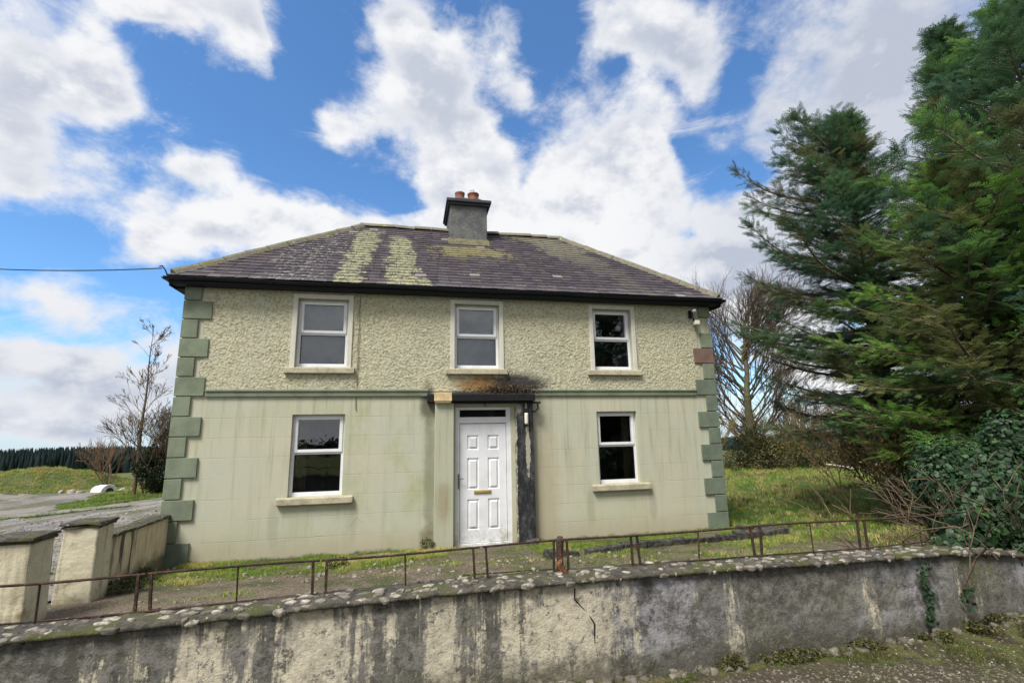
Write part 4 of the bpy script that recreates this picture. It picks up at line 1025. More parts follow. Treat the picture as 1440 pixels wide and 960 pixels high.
def split_tree(t, segs, rt, mat, mat2=None):
    big = [s for s in segs if s[2] >= rt]; small = [s for s in segs if s[2] < rt]
    seg_mesh('trunk', big, mat, t, 8)
    if small: seg_mesh('crown', small, mat2 or mat, t, 3)
# big bare tree right of the house, fan of upswept stems
bt = empty('bare_tree', (18.9, 11.2, 0), 'tall bare tree with a fan of fine twigs behind the right corner of the house', 'tree')
segs = []; b = Vector((18.9, 11.2, -.1))
lean = Vector((math.cos(R(40)), -math.sin(R(40)), 0))   # across the view
branching(b, (0, 0, 1), 3.4, .19, 0, .3, .3, segs, wig=.05, taper=.8)
top = Vector(segs[-1][1]); branching(top, (.03, 0, 1), 2.2, .13, 5, .5, .3, segs, (2, 3), .7, .12, .74, .0048, .7)
for k in range(60):
    h = random.uniform(.8, 6.4); s = random.choice((-1, 1)) if k > 14 else 1; a = random.uniform(-.6, .6); base = b+Vector((0, 0, h))
    d = (lean*s*random.uniform(.5, 1.25)+Vector((-lean.y, lean.x, 0))*a*.7+Vector((0, 0, 1))).normalized()
    branching(base, d, random.uniform(1.3, 1.9), .045, 3, .4, .35, segs, (2, 3), .7, .14, .78, .0046, .65)
split_tree(bt, segs, .045, M['mbark'], M['bark'])
iv = leafcloud([(18.9, 11.2, .9, .8, .8, 1.3), (18.9, 11.2, 2.4, .3, .3, 1.1), (19.4, 11., .6, 1.1, .8, .8)], 9000, .07, [(.035, .05, .015), (.06, .07, .02), (.08, .07, .03)], M['leaf'], 'ivy_cover', bt)
# slim bare tree at the left
lt = empty('slender_bare_tree', (-7.0, 13.9, -.3), 'slender bare tree standing left of the house beyond the yard', 'tree'); segs = []
q = Vector((-7.0, 13.9, -.35)); N = 14; prev = q
for i in range(N):
    nx = q+Vector((.02*math.sin(i), .02, (6.5)*(i+1)/N)); segs.append((tuple(prev), tuple(nx), .075*(1-i/N)+.012, .075*(1-(i+1)/N)+.01))
    if i > 2:
        for s in range(2 if i < 12 else 3):
            a = random.uniform(0, 2*PI); l = (1.7-.09*i)*random.uniform(.7, 1.2)
            branching(nx, (math.cos(a), math.sin(a), 1.1), l*.5, .016*(1-i/N)+.007, 4, .42, .4, segs, (1, 2), .7, .15, .75, .005, .5)
    prev = nx
branching((-7.05, 13.9, 1.0), (-.75, -.45, .9), .8, .022, 3, .45, .5, segs, (2, 3), .7, .15, .78, .005, .5)
branching((-7.05, 13.9, 1.6), (-.7, -.45, .7), .7, .018, 3, .4, .7, segs, (2, 3), .7, .15, .75, .005, .5)
split_tree(lt, segs, .02, M['bark'])
# shrubs beside it
def shrub(name, x, y, h, w, n, leafcols, nleaf, size, label, mat, cat_='shrub', group=None, blobs=None, depth=3, rm=.005, wm=None, up=.5, thr=-.15):
    z = H(x, y); t = empty(name, (x, y, z), label, cat_, group); segs = []
    for k in range(n):
        a = random.uniform(0, 2*PI); rr = w*.35*random.random(); branching((x+rr*math.cos(a), y+rr*math.sin(a), z-.1), (.55*math.cos(a)*w/h*1.6, .55*math.sin(a)*w/h*1.6, 1), h*.34, .028, depth, .4, up, segs, (2, 3), .7, .16, .76, rm, .45)
    seg_mesh('stems', segs, wm or mat, t, 3)
    if nleaf: leafcloud(blobs or [(x, y, z+h*.45, w*.5, w*.5, h*.42)], nleaf, size, leafcols, M['leaf'], 'foliage', t, thr=thr)
    return t
DK = [(.02, .035, .015), (.03, .045, .018), (.045, .055, .02)]; OL = [(.24, .2, .06), (.17, .15, .055), (.28, .22, .08)]; BR = [(.27, .17, .08), (.17, .12, .06), (.33, .22, .1), (.2, .18, .06)]
shrub('shrub', -6.45, 14.3, 3.6, 1.1, 14, DK, 9000, .1, 'twiggy shrub with dark green base against the left side of the house', M['bark'], blobs=[(-6.4, 14.4, .7, .9, .9, 1.0), (-6.2, 14.5, 1.6, .5, .5, .7)], depth=4)
shrub('shrub', -5.7, 15.0, 3.6, 1.2, 12, DK, 7000, .1, 'dark shrub partly hidden behind the left corner of the house', M['bark'], blobs=[(-5.6, 15.1, .9, 1.1, 1.1, 1.2)], depth=4)
shrub('pale_bare_bush', -10.3, 18.6, 2.5, 1.5, 9, OL, 0, .1, 'small pale orange bare bush beside the mound', M['twig'], depth=3, rm=.006)
# scrub along the far edge of the field
SCR = [(17.3, 12.6, 3.3, 2.6, 'olive scrub close behind the right corner of the house'), (20.2, 11.2, 3.2, 2.4, 'twiggy scrub just right of the tall bare tree'), (22.2, 10.8, 4.1, 2.8, 'tallest yellowish bare scrub at the middle of the far hedge'),
 (24.2, 10.2, 3.5, 2.6, 'bare scrub at the right end of the gap of sky'), (26.6, 8.6, 3.2, 3., 'olive scrub right of the gap of sky'), (28.6, 6.6, 3.5, 3., 'brown scrub half hidden by the conifers')]
for x, y, h, w, lb in SCR:
    shrub('scrub_bush', x, y, h, w, 16, OL, 4200, .055, lb, M['bark'], 'bush', 'scrub bushes along the far edge of the field', blobs=[(x, y, h*.35, w*.6, w*.6, h*.42)], depth=3, rm=.007, wm=simple('olive_twig', (.3, .24, .11), .9, var=.4), thr=.0)
HDG = [(19.4, 10.9, 'low dark bramble mass under the tall bare tree'), (21.4, 10.0, 'low dark bramble mass behind the fallen branch'), (23.2, 8.6, 'low dark bramble mass right of the fallen branch'), (24.6, 6.8, 'low dark bramble mass beside the conifers')]
for i, (x, y, lb) in enumerate(HDG):
    z = H(x, y); t = empty('bramble', (x, y, z), lb, 'brambles', 'dark bramble masses at the far field edge')
    leafcloud([(x+random.uniform(-1.2, 1.2), y+random.uniform(-.8, .8), z+random.uniform(.15, .6), random.uniform(.5, 1.), random.uniform(.5, .9), random.uniform(.35, .8)) for _ in range(6)], 7000, .075, DK+OL, M['leaf'], 'foliage', t, thr=-.3)
    segs = []; 
    for k in range(14): a = random.uniform(0, 6.28); branching((x+random.gauss(0, .8), y+random.gauss(0, .6), z), (math.cos(a), math.sin(a), .8), .6, .012, 2, .5, -.3, segs, (1, 2), rmin=.006)
    seg_mesh('stems', segs, M['bark'], t, 3)
segs = []; branching((20.3, 8.7, H(20.3, 8.7)+.22), (.8, -.6, -.12), 1.1, .05, 2, .5, -.1, segs, (1, 2), .7, .2, .7, .012, .3)
fb = seg_mesh('fallen_branch', segs, M['deadwood'], None, 6); tag(fb, 'pale fallen branch lying in front of the far brambles', 'branch')

# ---- conifers
def feather():
    V = []; F = []
    def lf(p, d, l, w, z=0):
        d = np.array(d)/np.linalg.norm(d); s = np.array([-d[1], d[0]]); p = np.array(p); b = len(V)
        for q in (p, p+d*l*.45-s*w/2, p+d*l, p+d*l*.45+s*w/2): V.append((q[0], q[1], z-.25*(q[0]-.3)**2-.1*abs(q[1])))
        F.append([b, b+1, b+2, b+3])
    lf((0, 0), (1, 0), 1.0, .05)
    for i in range(6):
        x = .08+.14*i; l = .42*(1-.55*i/6)
        for s in (-1, 1): lf((x, 0), (1, s*.85), l, .06, .02*(-1)**i); 
    return np.array(V), np.array(F)
FT = feather()
def conifer(name, x, y, h, rad, n, label, seed, cols, low=1.2, prof=None, fs=.27, dens=1., bare=0., droopk=1., leanx=(0, 0), group='large conifers at the right', side=None):
    global rng, random
    rs = random.getstate(); random.seed(seed); z0 = H(x, y)
    t = empty(name, (x, y, z0), label, 'conifer', group)
    ax = lambda z: Vector((x+leanx[0]*z/h+.05*math.sin(z*.8), y+leanx[1]*z/h, z0+z))
    tr = [(tuple(ax(h*i/16)), tuple(ax(h*(i+1)/16)), .2*(h/9)*(1-i/16)+.012, .2*(h/9)*(1-(i+1)/16)+.012) for i in range(16)]
    seg_mesh('trunk', tr, M['bark'], t, 10)
    br = []; P = []; DX = []; DZ = []; S = []; C = []
    for k in range(n):
        f = ((k+random.random())/n)**1.08; z = low+(h-low)*f
        az = k*2.39996+random.gauss(0, .25)
        pr = prof(f) if prof else (1-f)**.75*(1 if f > .12 else .75)
        L = rad*pr*random.uniform(.6, 1.25)+.12
        if side: L *= side(az, f)
        if random.random() < .16: L = L*1.3+.15
        L = min(L, rad*(1.02-.6*max(0, .3-f)))
        elev = (.12-.22*max(0, 1-f/.22)+.75*f**2)*1.0+random.gauss(0, .1)
        d = Vector((math.cos(az)*math.cos(elev), math.sin(az)*math.cos(elev), math.sin(elev))); p = ax(z); m = max(5, int(L/.2)); r0 = .012+.018*L
        pts = [p]; dd = d.copy()
        for i in range(m):
            tt = i/m; dd = (dd+Vector((0, 0, (-.04+.26*tt)*droopk*.5))+Vector((random.gauss(0, .03), random.gauss(0, .03), random.gauss(0, .03)))).normalized()
            p = p+dd*L/m; pts.append(p)
            br.append((tuple(pts[-2]), tuple(p), r0*(1-tt)+.004, r0*(1-(i+1)/m)+.004))
        tone = cols[random.randrange(len(cols))]; gz = random.uniform(.75, 1.25)
        for i in range(1, m+1):
            tt = i/m
            if tt < .12+bare*.4 and L > .8: continue
            a, dl = pts[i], (pts[i]-pts[i-1]).normalized(); sd = dl.cross(Vector((0, 0, 1))).normalized(); upv = sd.cross(dl)
            for s in (-1, 1):
                for rep in range(2):
                    l2 = (.18+.34*(1-tt)*min(1, L/1.6))*random.uniform(.6, 1.4); e = a+dl*random.uniform(-.1, .1)
                    d2 = (dl*random.uniform(.5, .9)+sd*s*random.uniform(.5, 1.)+upv*random.gauss(0.05, .3)).normalized(); nn = max(2, int(l2/.1))
                    br.append((tuple(e), tuple(e+d2*l2), .006, .003))
                    for q in range(nn+1):
                        if random.random() > dens: continue
                        u = q/nn; c = e+d2*l2*u; a2 = random.choice((-1, 1))*random.uniform(.1, .7); o2 = d2.cross(upv).normalized()
                        dv = (d2+o2*a2+upv*random.gauss(.0, .28)).normalized(); P.append(c); DX.append(dv); DZ.append((upv+Vector((random.gauss(0, .35), random.gauss(0, .35), 0))).normalized()); S.append(fs*random.uniform(.55, 1.15)*(1-.25*u))
                        g = gz*random.uniform(.75, 1.25); C.append((tone[0]*g, tone[1]*g, tone[2]*g))
        for rep in range(4):
            dv = (dl+Vector((random.gauss(0, .2), random.gauss(0, .2), random.gauss(0, .2)))).normalized(); P.append(pts[-1]-dl*.08); DX.append(dv); DZ.append(upv); S.append(fs*random.uniform(.8, 1.3)); C.append(tuple(c*gz*1.1 for c in tone))
    for rep in range(14):  # leader
        c = ax(h-.12-.9*random.random()); dv = Vector((random.gauss(0, .4), random.gauss(0, .4), 1)).normalized(); P.append(c); DX.append(dv); DZ.append(dv.orthogonal().normalized()); S.append(fs*random.uniform(.8, 1.3)); C.append(cols[0])
    P, X, Z = np.array(P), unit(np.array(DX)), np.array(DZ); Y = unit(np.cross(Z, X)); Z = np.cross(X, Y)
    V, F, Cc = stamp(FT[0], FT[1], P, X, Y, Z, np.array(S), np.array(C), .12)
    seg_mesh('branches', br, M['bark'], t, 3); np_mesh('crown', V, F, M['needle'], t, cols=Cc); random.setstate(rs)
    print(name, 'feathers', len(P)); return t
CG = [(.11, .2, .095), (.095, .18, .105), (.13, .235, .085), (.08, .155, .08), (.15, .16, .07)]
CB = [(.2, .36, .08), (.16, .3, .075), (.26, .42, .09), (.13, .25, .07), (.2, .22, .08)]
pa = lambda f: (.75+.25*min(1, f/.35))*(1-f)**.62 if f > 0 else 1
conifer('conifer', 13.6, -.05, 8.95, 2.75, 205, 'smaller ragged dark green conifer nearest the house', 11, CG, low=1.7, prof=lambda f: min((1-f)**.4, (1-f)*2.7)*(.8+.2*math.sin(f*31)), fs=.3, side=lambda az, f: .42+.8*max(0, math.cos(az-2.3))**.8*(1+.4*f)+.4*(1-f)**2)
conifer('conifer', 14.3, -1.9, 9.6, 2.8, 135, 'tall dark conifer standing behind the other large ones', 12, CG, low=1.4, prof=lambda f: (1-f)**1.05, fs=.3, side=lambda az, f: 1-.45*max(0, math.cos(az-2.3))*f)
conifer('conifer', 13.5, -3.5, 8.3, 2.6, 135, 'tall conifer at the right edge of the picture', 13, CG+CB[:1], low=1.4, prof=pa, fs=.3)
conifer('conifer', 12.5, -2.7, 5.7, 2.1, 120, 'lower brighter green conifer in front of the tall ones', 14, CB, low=1.2, prof=pa, fs=.27, dens=.85)
# dead brown undergrowth under the conifers
t = shrub('dead_undergrowth', 13.2, -.6, 2.9, 2.6, 10, BR+DK[1:], 34000, .055, 'brown dead undergrowth below the conifers', M['twig'], 'undergrowth', blobs=[(13.2, -.5, 1.5, 1.2, 1.1, 1.1), (12.4, -1.6, 1.0, .9, 1.0, .9), (14.9, .6, 1.5, 1.2, 1.2, 1.1), (13.2, -2.4, 1.6, 1.2, 1.0, 1.2), (13.4, -4.0, 1.6, 1.2, 1.0, 1.2)], thr=-.05)
t = shrub('dead_undergrowth', 16.6, .9, 2.8, 2.2, 9, BR+OL, 20000, .055, 'olive brown undergrowth at the field side of the conifers', M['twig'], 'undergrowth', blobs=[(16.6, .9, 1.3, 1.4, 1.3, 1.2)], thr=-.05)
segs = []
for k in range(5):
    a = random.uniform(-.35, .35); branching((10.6+random.gauss(0, .15), -3.7+random.gauss(0, .15), .35+.25*random.random()), (-.75+a*.4, .75+a, random.uniform(-.05, .55)), random.uniform(.35, .65), .012, 3, .42, .1, segs, (1, 2), .7, .13, .8, .0035, .4)
db = seg_mesh('bare_branches', segs, M['bark'], None, 4); tag(db, 'bare twigs reaching out of the ivy over the grass', 'branches')

# ---- ivy over the end of the wall
IV = np.array([[0, 0, 0], [.25, -.48, .0], [.62, -.42, .05], [1, 0, 0], [.62, .42, .05], [.25, .48, .0]]); IV[:, 0] -= .1
IVF = np.array([[0, 1, 2, 3], [0, 3, 4, 5]])
ivy = empty('ivy', (9.2, -4.9, .4), 'dense dark green ivy spilling over the right end of the wall', 'ivy')
def ivy_leaves():
    blobs = [(9.3, -4.8, 1.12, .7, .36, .38), (8.7, -4.95, 1.0, .36, .26, .24), (9.75, -4.5, 1.25, .65, .45, .4), (10.6, -4.6, 1.2, 1.0, .6, .75), (10.2, -4.4, 1.75, .35, .35, .3), (9.1, -5.18, .78, .42, .13, .24), (8.4, -5.03, .9, .42, .14, .08), (10.5, -3.8, 1.15, .9, .8, .6), (9.35, -4.2, 1.15, .3, .3, .6), (8.85, -5.1, .62, .1, .08, .2), (9.3, -5.2, .6, .14, .08, .22)]
    out = []
    for b in blobs:
        m = int(9500*(b[3]*b[5])**.9); d = unit(rng.standard_normal((m, 3))); r = .72+.3*rng.random(m)
        P = d*(r*(1+.2*vnoise(d, 2.4, b[0])))[:, None]*np.array(b[3:])+np.array(b[:3]); k = (vnoise(P, 2.6) > -.28); out.append(np.concatenate([P[k], d[k]], 1))
    A = np.concatenate(out); P, N = A[:, :3], A[:, 3:]
    n = len(P); N = unit(N*np.array([1, 1.5, 1])+.45*rng.standard_normal((n, 3))+np.array([0, -.3, .35])); X = unit(np.cross(N, rng.standard_normal((n, 3)))); X[:, 2] -= .4; X = unit(X-N*(X*N).sum(1, keepdims=True)); Y = np.cross(N, X)
    cols = np.array([(.014, .042, .012), (.024, .062, .018), (.012, .03, .011), (.04, .09, .026), (.035, .07, .028)]); C = cols[rng.integers(0, 5, n)]*rng.uniform(.6, 1.25, (n, 1)); pale = rng.random(n) < .006; C[pale] = (.14, .13, .05)
    V, F, C = stamp(IV, IVF, P, X, Y, N, rng.uniform(.022, .07, n)*rng.uniform(.6, 1.1, n), C, .05); np_mesh('foliage', V, F, M['ivy'], ivy, cols=C)
    segs = []
    for k in range(40): branching((9.4+random.gauss(0, .7), -4.7+random.gauss(0, .3), .5), (random.gauss(0, .7), random.gauss(-.2, .4), 1), .5, .012, 2, .6, .0, segs, (1, 2), .7, .3, .8, .004)
    seg_mesh('stems', segs, M['bark'], ivy, 4)
ivy_leaves()
def strand(x0, z0, z1, n, label, wig=.03):
    P = []; x = x0
    for i in range(n):
        z = z0+(z1-z0)*i/n; x += random.gauss(0, .006); P.append((x+random.gauss(0, wig), -5.222-.05*(1-z/.8)+random.uniform(-.02, 0), z))
    P = np.array(P); N = unit(np.array([[0, -1, .3]])+.35*rng.standard_normal((n, 3))); X = unit(np.cross(N, rng.standard_normal((n, 3)))); Y = np.cross(N, X); C = np.array([(.025, .055, .02)])*rng.uniform(.6, 1.5, (n, 1))
    V, F, C = stamp(IV, IVF, P, X, Y, N, rng.uniform(.018, .038, n), C); o = np_mesh('ivy_strand', V, F, M['ivy'], None, base=(x0, -5.22, z1), cols=C); tag(o, label, 'ivy')
strand(7.66, .8, .38, 110, 'thin ivy strand climbing the streaked wall'); strand(8.72, .66, .4, 80, 'ivy strand at the far right end of the wall', .05); strand(8.0, .6, .45, 26, 'wisp of ivy low on the right part of the wall')
# moss cushions on wall foot
mo = leafcloud([(x, -5.3-.06*random.random(), .31+.1*sst(6.8, 9.5, x), .22, .07, .05) for x in (5.9, 6.3, 6.9, 7.3, 7.9, 8.2, 8.6)]+[(7.8, -5.45, .36, .45, .13, .03), (8.5, -5.5, .4, .5, .16, .04)], 9000, .022, [(.1, .1, .025), (.07, .075, .02), (.13, .115, .035), (.04, .04, .018)], M['leaf'], 'moss', thr=.06, clump=5)
tag(mo, 'yellow green moss cushions at the foot of the wall', 'moss', kind='stuff')
# weeds at the side wall and black bush by the railing, left
wd = leafcloud([(.5, -1.6, .18, .2, .3, .05), (.28, -1.2, .18, .1, .45, .06), (2.7, -1.35, .22, .16, .12, .08), (.5, -2.1, .3, .3, .2, .06), (3.95, -.18, .12, .12, .1, .12)], 2200, .03, [(.07, .09, .03), (.08, .09, .03), (.12, .13, .04), (.05, .04, .03)], M['leaf'], 'weeds'); tag(wd, 'dark low weeds below the cream side wall', 'weeds', kind='stuff')
# ---- far conifer plantation, one mass
def forest():
    n = 12000; a = np.radians(rng.uniform(-100, 62, n)); d = 232+rng.random(n)*60; P = np.stack([3.6+d*np.sin(a), -8.6+d*np.cos(a)], 1); out = []
    V = []; F = []; k = 7; TV = []
    for z, r in ((0, 1), (.28, .82), (.3, .95), (.58, .62), (.6, .76), (.86, .24), (1, .02)):
        for j in range(k): t = 2*PI*j/k; TV.append((r*math.cos(t)*(1+.25*math.sin(j*5+z*9)), r*math.sin(t)*(1+.25*math.cos(j*3+z*7)), z))
    TV = np.array(TV); TF = np.array([[i*k+j, i*k+(j+1) % k, (i+1)*k+(j+1) % k, (i+1)*k+j] for i in range(6) for j in range(k)])
    G = np.array([(x, y, H(x, y)) for x, y in P]); b = rng.uniform(0, 6.28, n); X = np.stack([np.cos(b), np.sin(b), 0*b], 1); Z = np.tile([0, 0, 1.], (n, 1)); Y = np.cross(Z, X)
    S = np.stack([rng.uniform(1.0, 2.1, n)]*2+[rng.uniform(18.4, 19.7, n)+1.2*np.sin(a*9)], 1); C = np.array([(.02, .04, .042), (.027, .048, .048), (.03, .05, .042)])[rng.integers(0, 3, n)]
    V, F, C = stamp(TV, TF, G, X, Y, Z, S, C); tag(np_mesh('distant_forest', V, F, M['needle'], base=(-120, 215, -20), cols=C), 'dark conifer plantation along the skyline far left', 'forest', kind='stuff')
forest()
# ---- hedge added unseen for the window reflections, and the tree they mirror
hb = empty('reflection_hedge', (4, -18, 1), 'dark unseen hedge added behind the viewer for the window reflections', 'hedge')
leafcloud([(x, -18.5+1.2*math.sin(x), (2.6 if x > 3 else 1.3)+.3*math.sin(x*1.7), 2.8, 1.5, (2.6 if x > 3 else 1.1)+.3*math.sin(x*2.3)) for x in range(-16, 34, 3)], 60000, .22, DK, M['leaf'], 'foliage', hb, thr=-.9, shell=.2)
conifer('conifer', 15.0, -17.5, 10.8, 3.2, 110, 'conifer across the road behind the viewer', 21, CG, low=.8, prof=pa, fs=.4, group=None)
CLOUDS = [
 (-0.518, 0.717, 0.466, -1.041, -0.398, 0.402, 0.159, 0.145, 1.1),
 (-0.467, 0.722, 0.511, -1.022, 0.201, 0.696, 0.101, 0.082, 0.7),
 (-0.545, 0.755, 0.366, -1.173, -0.334, 0.489, 0.103, 0.09, 0.8),
 (-0.432, 0.755, 0.494, -1.054, 0.029, 0.536, 0.076, 0.054, 0.5),
 (-0.486, 0.783, 0.388, -1.17, 0.119, 0.605, 0.057, 0.043, 0.35),
 (-0.365, 0.69, 0.625, -0.87, -0.251, 0.279, 0.222, 0.058, 1.0),
 (-0.264, 0.739, 0.62, -0.786, 0.5, 0.79, 0.089, 0.085, 0.9),
 (-0.238, 0.767, 0.595, -0.91, -0.243, 0.116, 0.044, 0.06, 0.4),
 (-0.033, 0.725, 0.688, -0.812, -0.007, 0.038, 0.131, 0.076, 0.8),
 (0.017, 0.778, 0.629, -0.806, 0.433, 0.36, 0.16, 0.14, 1.1),
 (-0.143, 0.827, 0.543, -0.997, -0.02, 0.159, 0.111, 0.055, 0.7),
 (0.074, 0.835, 0.545, -0.945, 0.376, 0.171, 0.175, 0.148, 1.1),
 (0.139, 0.725, 0.675, -0.83, 0.001, -0.188, 0.075, 0.066, 0.45),
 (0.185, 0.766, 0.615, -0.908, 0.026, -0.217, 0.078, 0.072, 0.35),
 (-0.342, 0.827, 0.445, -1.093, -0.247, 0.267, 0.12, 0.058, 0.8),
 (-0.417, 0.818, 0.395, -1.149, -0.264, 0.355, 0.058, 0.034, 0.4),
 (-0.293, 0.886, 0.36, -1.201, -0.102, 0.28, 0.298, 0.076, 1.1),
 (-0.418, 0.849, 0.323, -1.234, -0.215, 0.384, 0.095, 0.064, 0.7),
 (-0.11, 0.911, 0.398, -1.161, -0.025, 0.109, 0.218, 0.068, 0.9),
 (-0.254, 0.878, 0.407, -1.144, -0.177, 0.201, 0.109, 0.057, 0.5),
 (0.094, 0.892, 0.443, -1.112, -0.026, -0.117, 0.169, 0.126, 0.9),
 (0.359, 0.8, 0.48, -1.067, 0.106, -0.364, 0.239, 0.205, 1.4),
 (0.41, 0.745, 0.526, -0.957, 0.418, -0.224, 0.142, 0.1, 0.7),
 (0.35, 0.87, 0.346, -1.217, 0.074, -0.355, 0.329, 0.158, 1.0),
 (0.22, 0.875, 0.43, -1.126, 0.031, -0.232, 0.168, 0.127, 0.6),
 (0.37, 0.644, 0.67, -0.785, 0.327, -0.21, 0.187, 0.095, 1.0),
 (0.458, 0.643, 0.614, -0.693, 0.647, 0.01, 0.146, 0.085, 0.8),
 (0.697, 0.51, 0.503, -0.998, 0.379, -0.705, 0.236, 0.277, 1.3),
 (0.629, 0.688, 0.361, -1.177, -0.345, -0.88, 0.181, 0.161, 1.0),
 (0.576, 0.621, 0.532, -0.986, 0.274, -0.57, 0.063, 0.068, 0.35),
 (0.718, 0.622, 0.313, -1.243, 0.241, -0.776, 0.236, 0.237, 1.0),
 (0.554, 0.774, 0.308, -1.255, 0.146, -0.574, 0.221, 0.121, 0.7),
 (-0.537, 0.818, 0.207, -1.362, -0.057, 0.569, 0.145, 0.063, 0.75),
 (-0.488, 0.837, 0.248, -1.315, -0.192, 0.478, 0.14, 0.039, 0.35),
 (-0.509, 0.854, 0.106, -1.465, 0.045, 0.542, 0.251, 0.086, 1.0),
 (-0.53, 0.848, 0.02, -1.551, 0.006, 0.559, 0.236, 0.052, 1.0),
 (-0.43, 0.9, 0.065, -1.506, -0.027, 0.444, 0.121, 0.069, 0.5),
 (-0.408, 0.897, 0.172, -1.397, -0.102, 0.409, 0.093, 0.06, 0.35),
 (0.666, 0.735, 0.126, -1.444, 0.094, -0.724, 0.225, 0.188, 0.9),
 (0.619, 0.753, 0.221, -1.346, 0.132, -0.658, 0.131, 0.118, 0.4),
 (0.792, 0.604, 0.084, -1.486, 0.096, -0.911, 0.183, 0.175, 0.6),
 (0.723, 0.691, 0.01, -1.561, 0.029, -0.807, 0.109, 0.071, 0.5),
 (-0.296, 0.796, 0.529, -1.01, -0.102, 0.292, 0.141, 0.093, -1.3),
 (-0.181, 0.746, 0.64, -0.875, 0.045, 0.276, 0.075, 0.126, -1.1),
 (-0.418, 0.785, 0.456, -1.077, 0.279, 0.637, 0.081, 0.067, -0.6),
 (-0.514, 0.805, 0.298, -1.247, -0.357, 0.452, 0.134, 0.047, -1.2),
 (-0.409, 0.695, 0.591, -0.898, 0.322, 0.779, 0.037, 0.031, -0.5),
 (-0.182, 0.864, 0.469, -1.082, -0.005, 0.205, 0.15, 0.051, -0.9),
 (-0.031, 0.89, 0.454, -1.098, -0.084, -0.009, 0.068, 0.054, -0.7),
 (-0.102, 0.721, 0.686, -0.802, -0.166, -0.019, 0.046, 0.062, -0.5),
 (-0.057, 0.843, 0.535, -1.003, -0.113, -0.004, 0.039, 0.025, -0.3),
 (0.222, 0.695, 0.684, -0.816, 0.061, -0.252, 0.074, 0.1, -1.2),
 (0.179, 0.804, 0.567, -0.848, 0.542, 0.208, 0.093, 0.046, -0.6),
 (0.48, 0.719, 0.503, -0.845, 0.711, -0.063, 0.116, 0.053, -1.0),
 (0.561, 0.699, 0.443, -1.111, 0.049, -0.652, 0.077, 0.057, -0.9),
 (0.543, 0.627, 0.559, -0.921, 0.393, -0.43, 0.045, 0.088, -0.8),
 (0.448, 0.677, 0.584, -0.643, 0.753, 0.156, 0.075, 0.033, -0.3),
 (-0.537, 0.829, 0.155, -1.415, -0.006, 0.573, 0.108, 0.023, -0.4),
 (-0.425, 0.895, 0.135, -1.435, -0.079, 0.432, 0.059, 0.047, -0.5),
 (0.096, 0.79, 0.606, -0.92, -0.03, -0.144, 0.053, 0.036, -0.3),
 (-0.434, 0.863, 0.26, -1.304, -0.176, 0.418, 0.143, 0.035, -0.55),
 (0.208, 0.846, 0.49, -1.058, 0.029, -0.225, 0.049, 0.081, -0.6),
 (0.011, 0.904, 0.427, -1.129, -0.061, -0.041, 0.084, 0.034, -0.4),
 (0.521, 0.773, 0.362, -1.195, 0.153, -0.533, 0.038, 0.054, -0.5),
 (0.349, 0.689, 0.635, -0.874, 0.141, -0.352, 0.049, 0.033, -0.4),
 (0.41, 0.83, 0.379, -1.18, 0.106, -0.416, 0.041, 0.035, -0.4),
 (-0.492, 0.752, 0.438, -1.098, 0.283, 0.722, 0.03, 0.026, -0.4),
 (0.039, 0.718, 0.695, -0.801, -0.067, -0.119, 0.036, 0.026, -0.4),
]
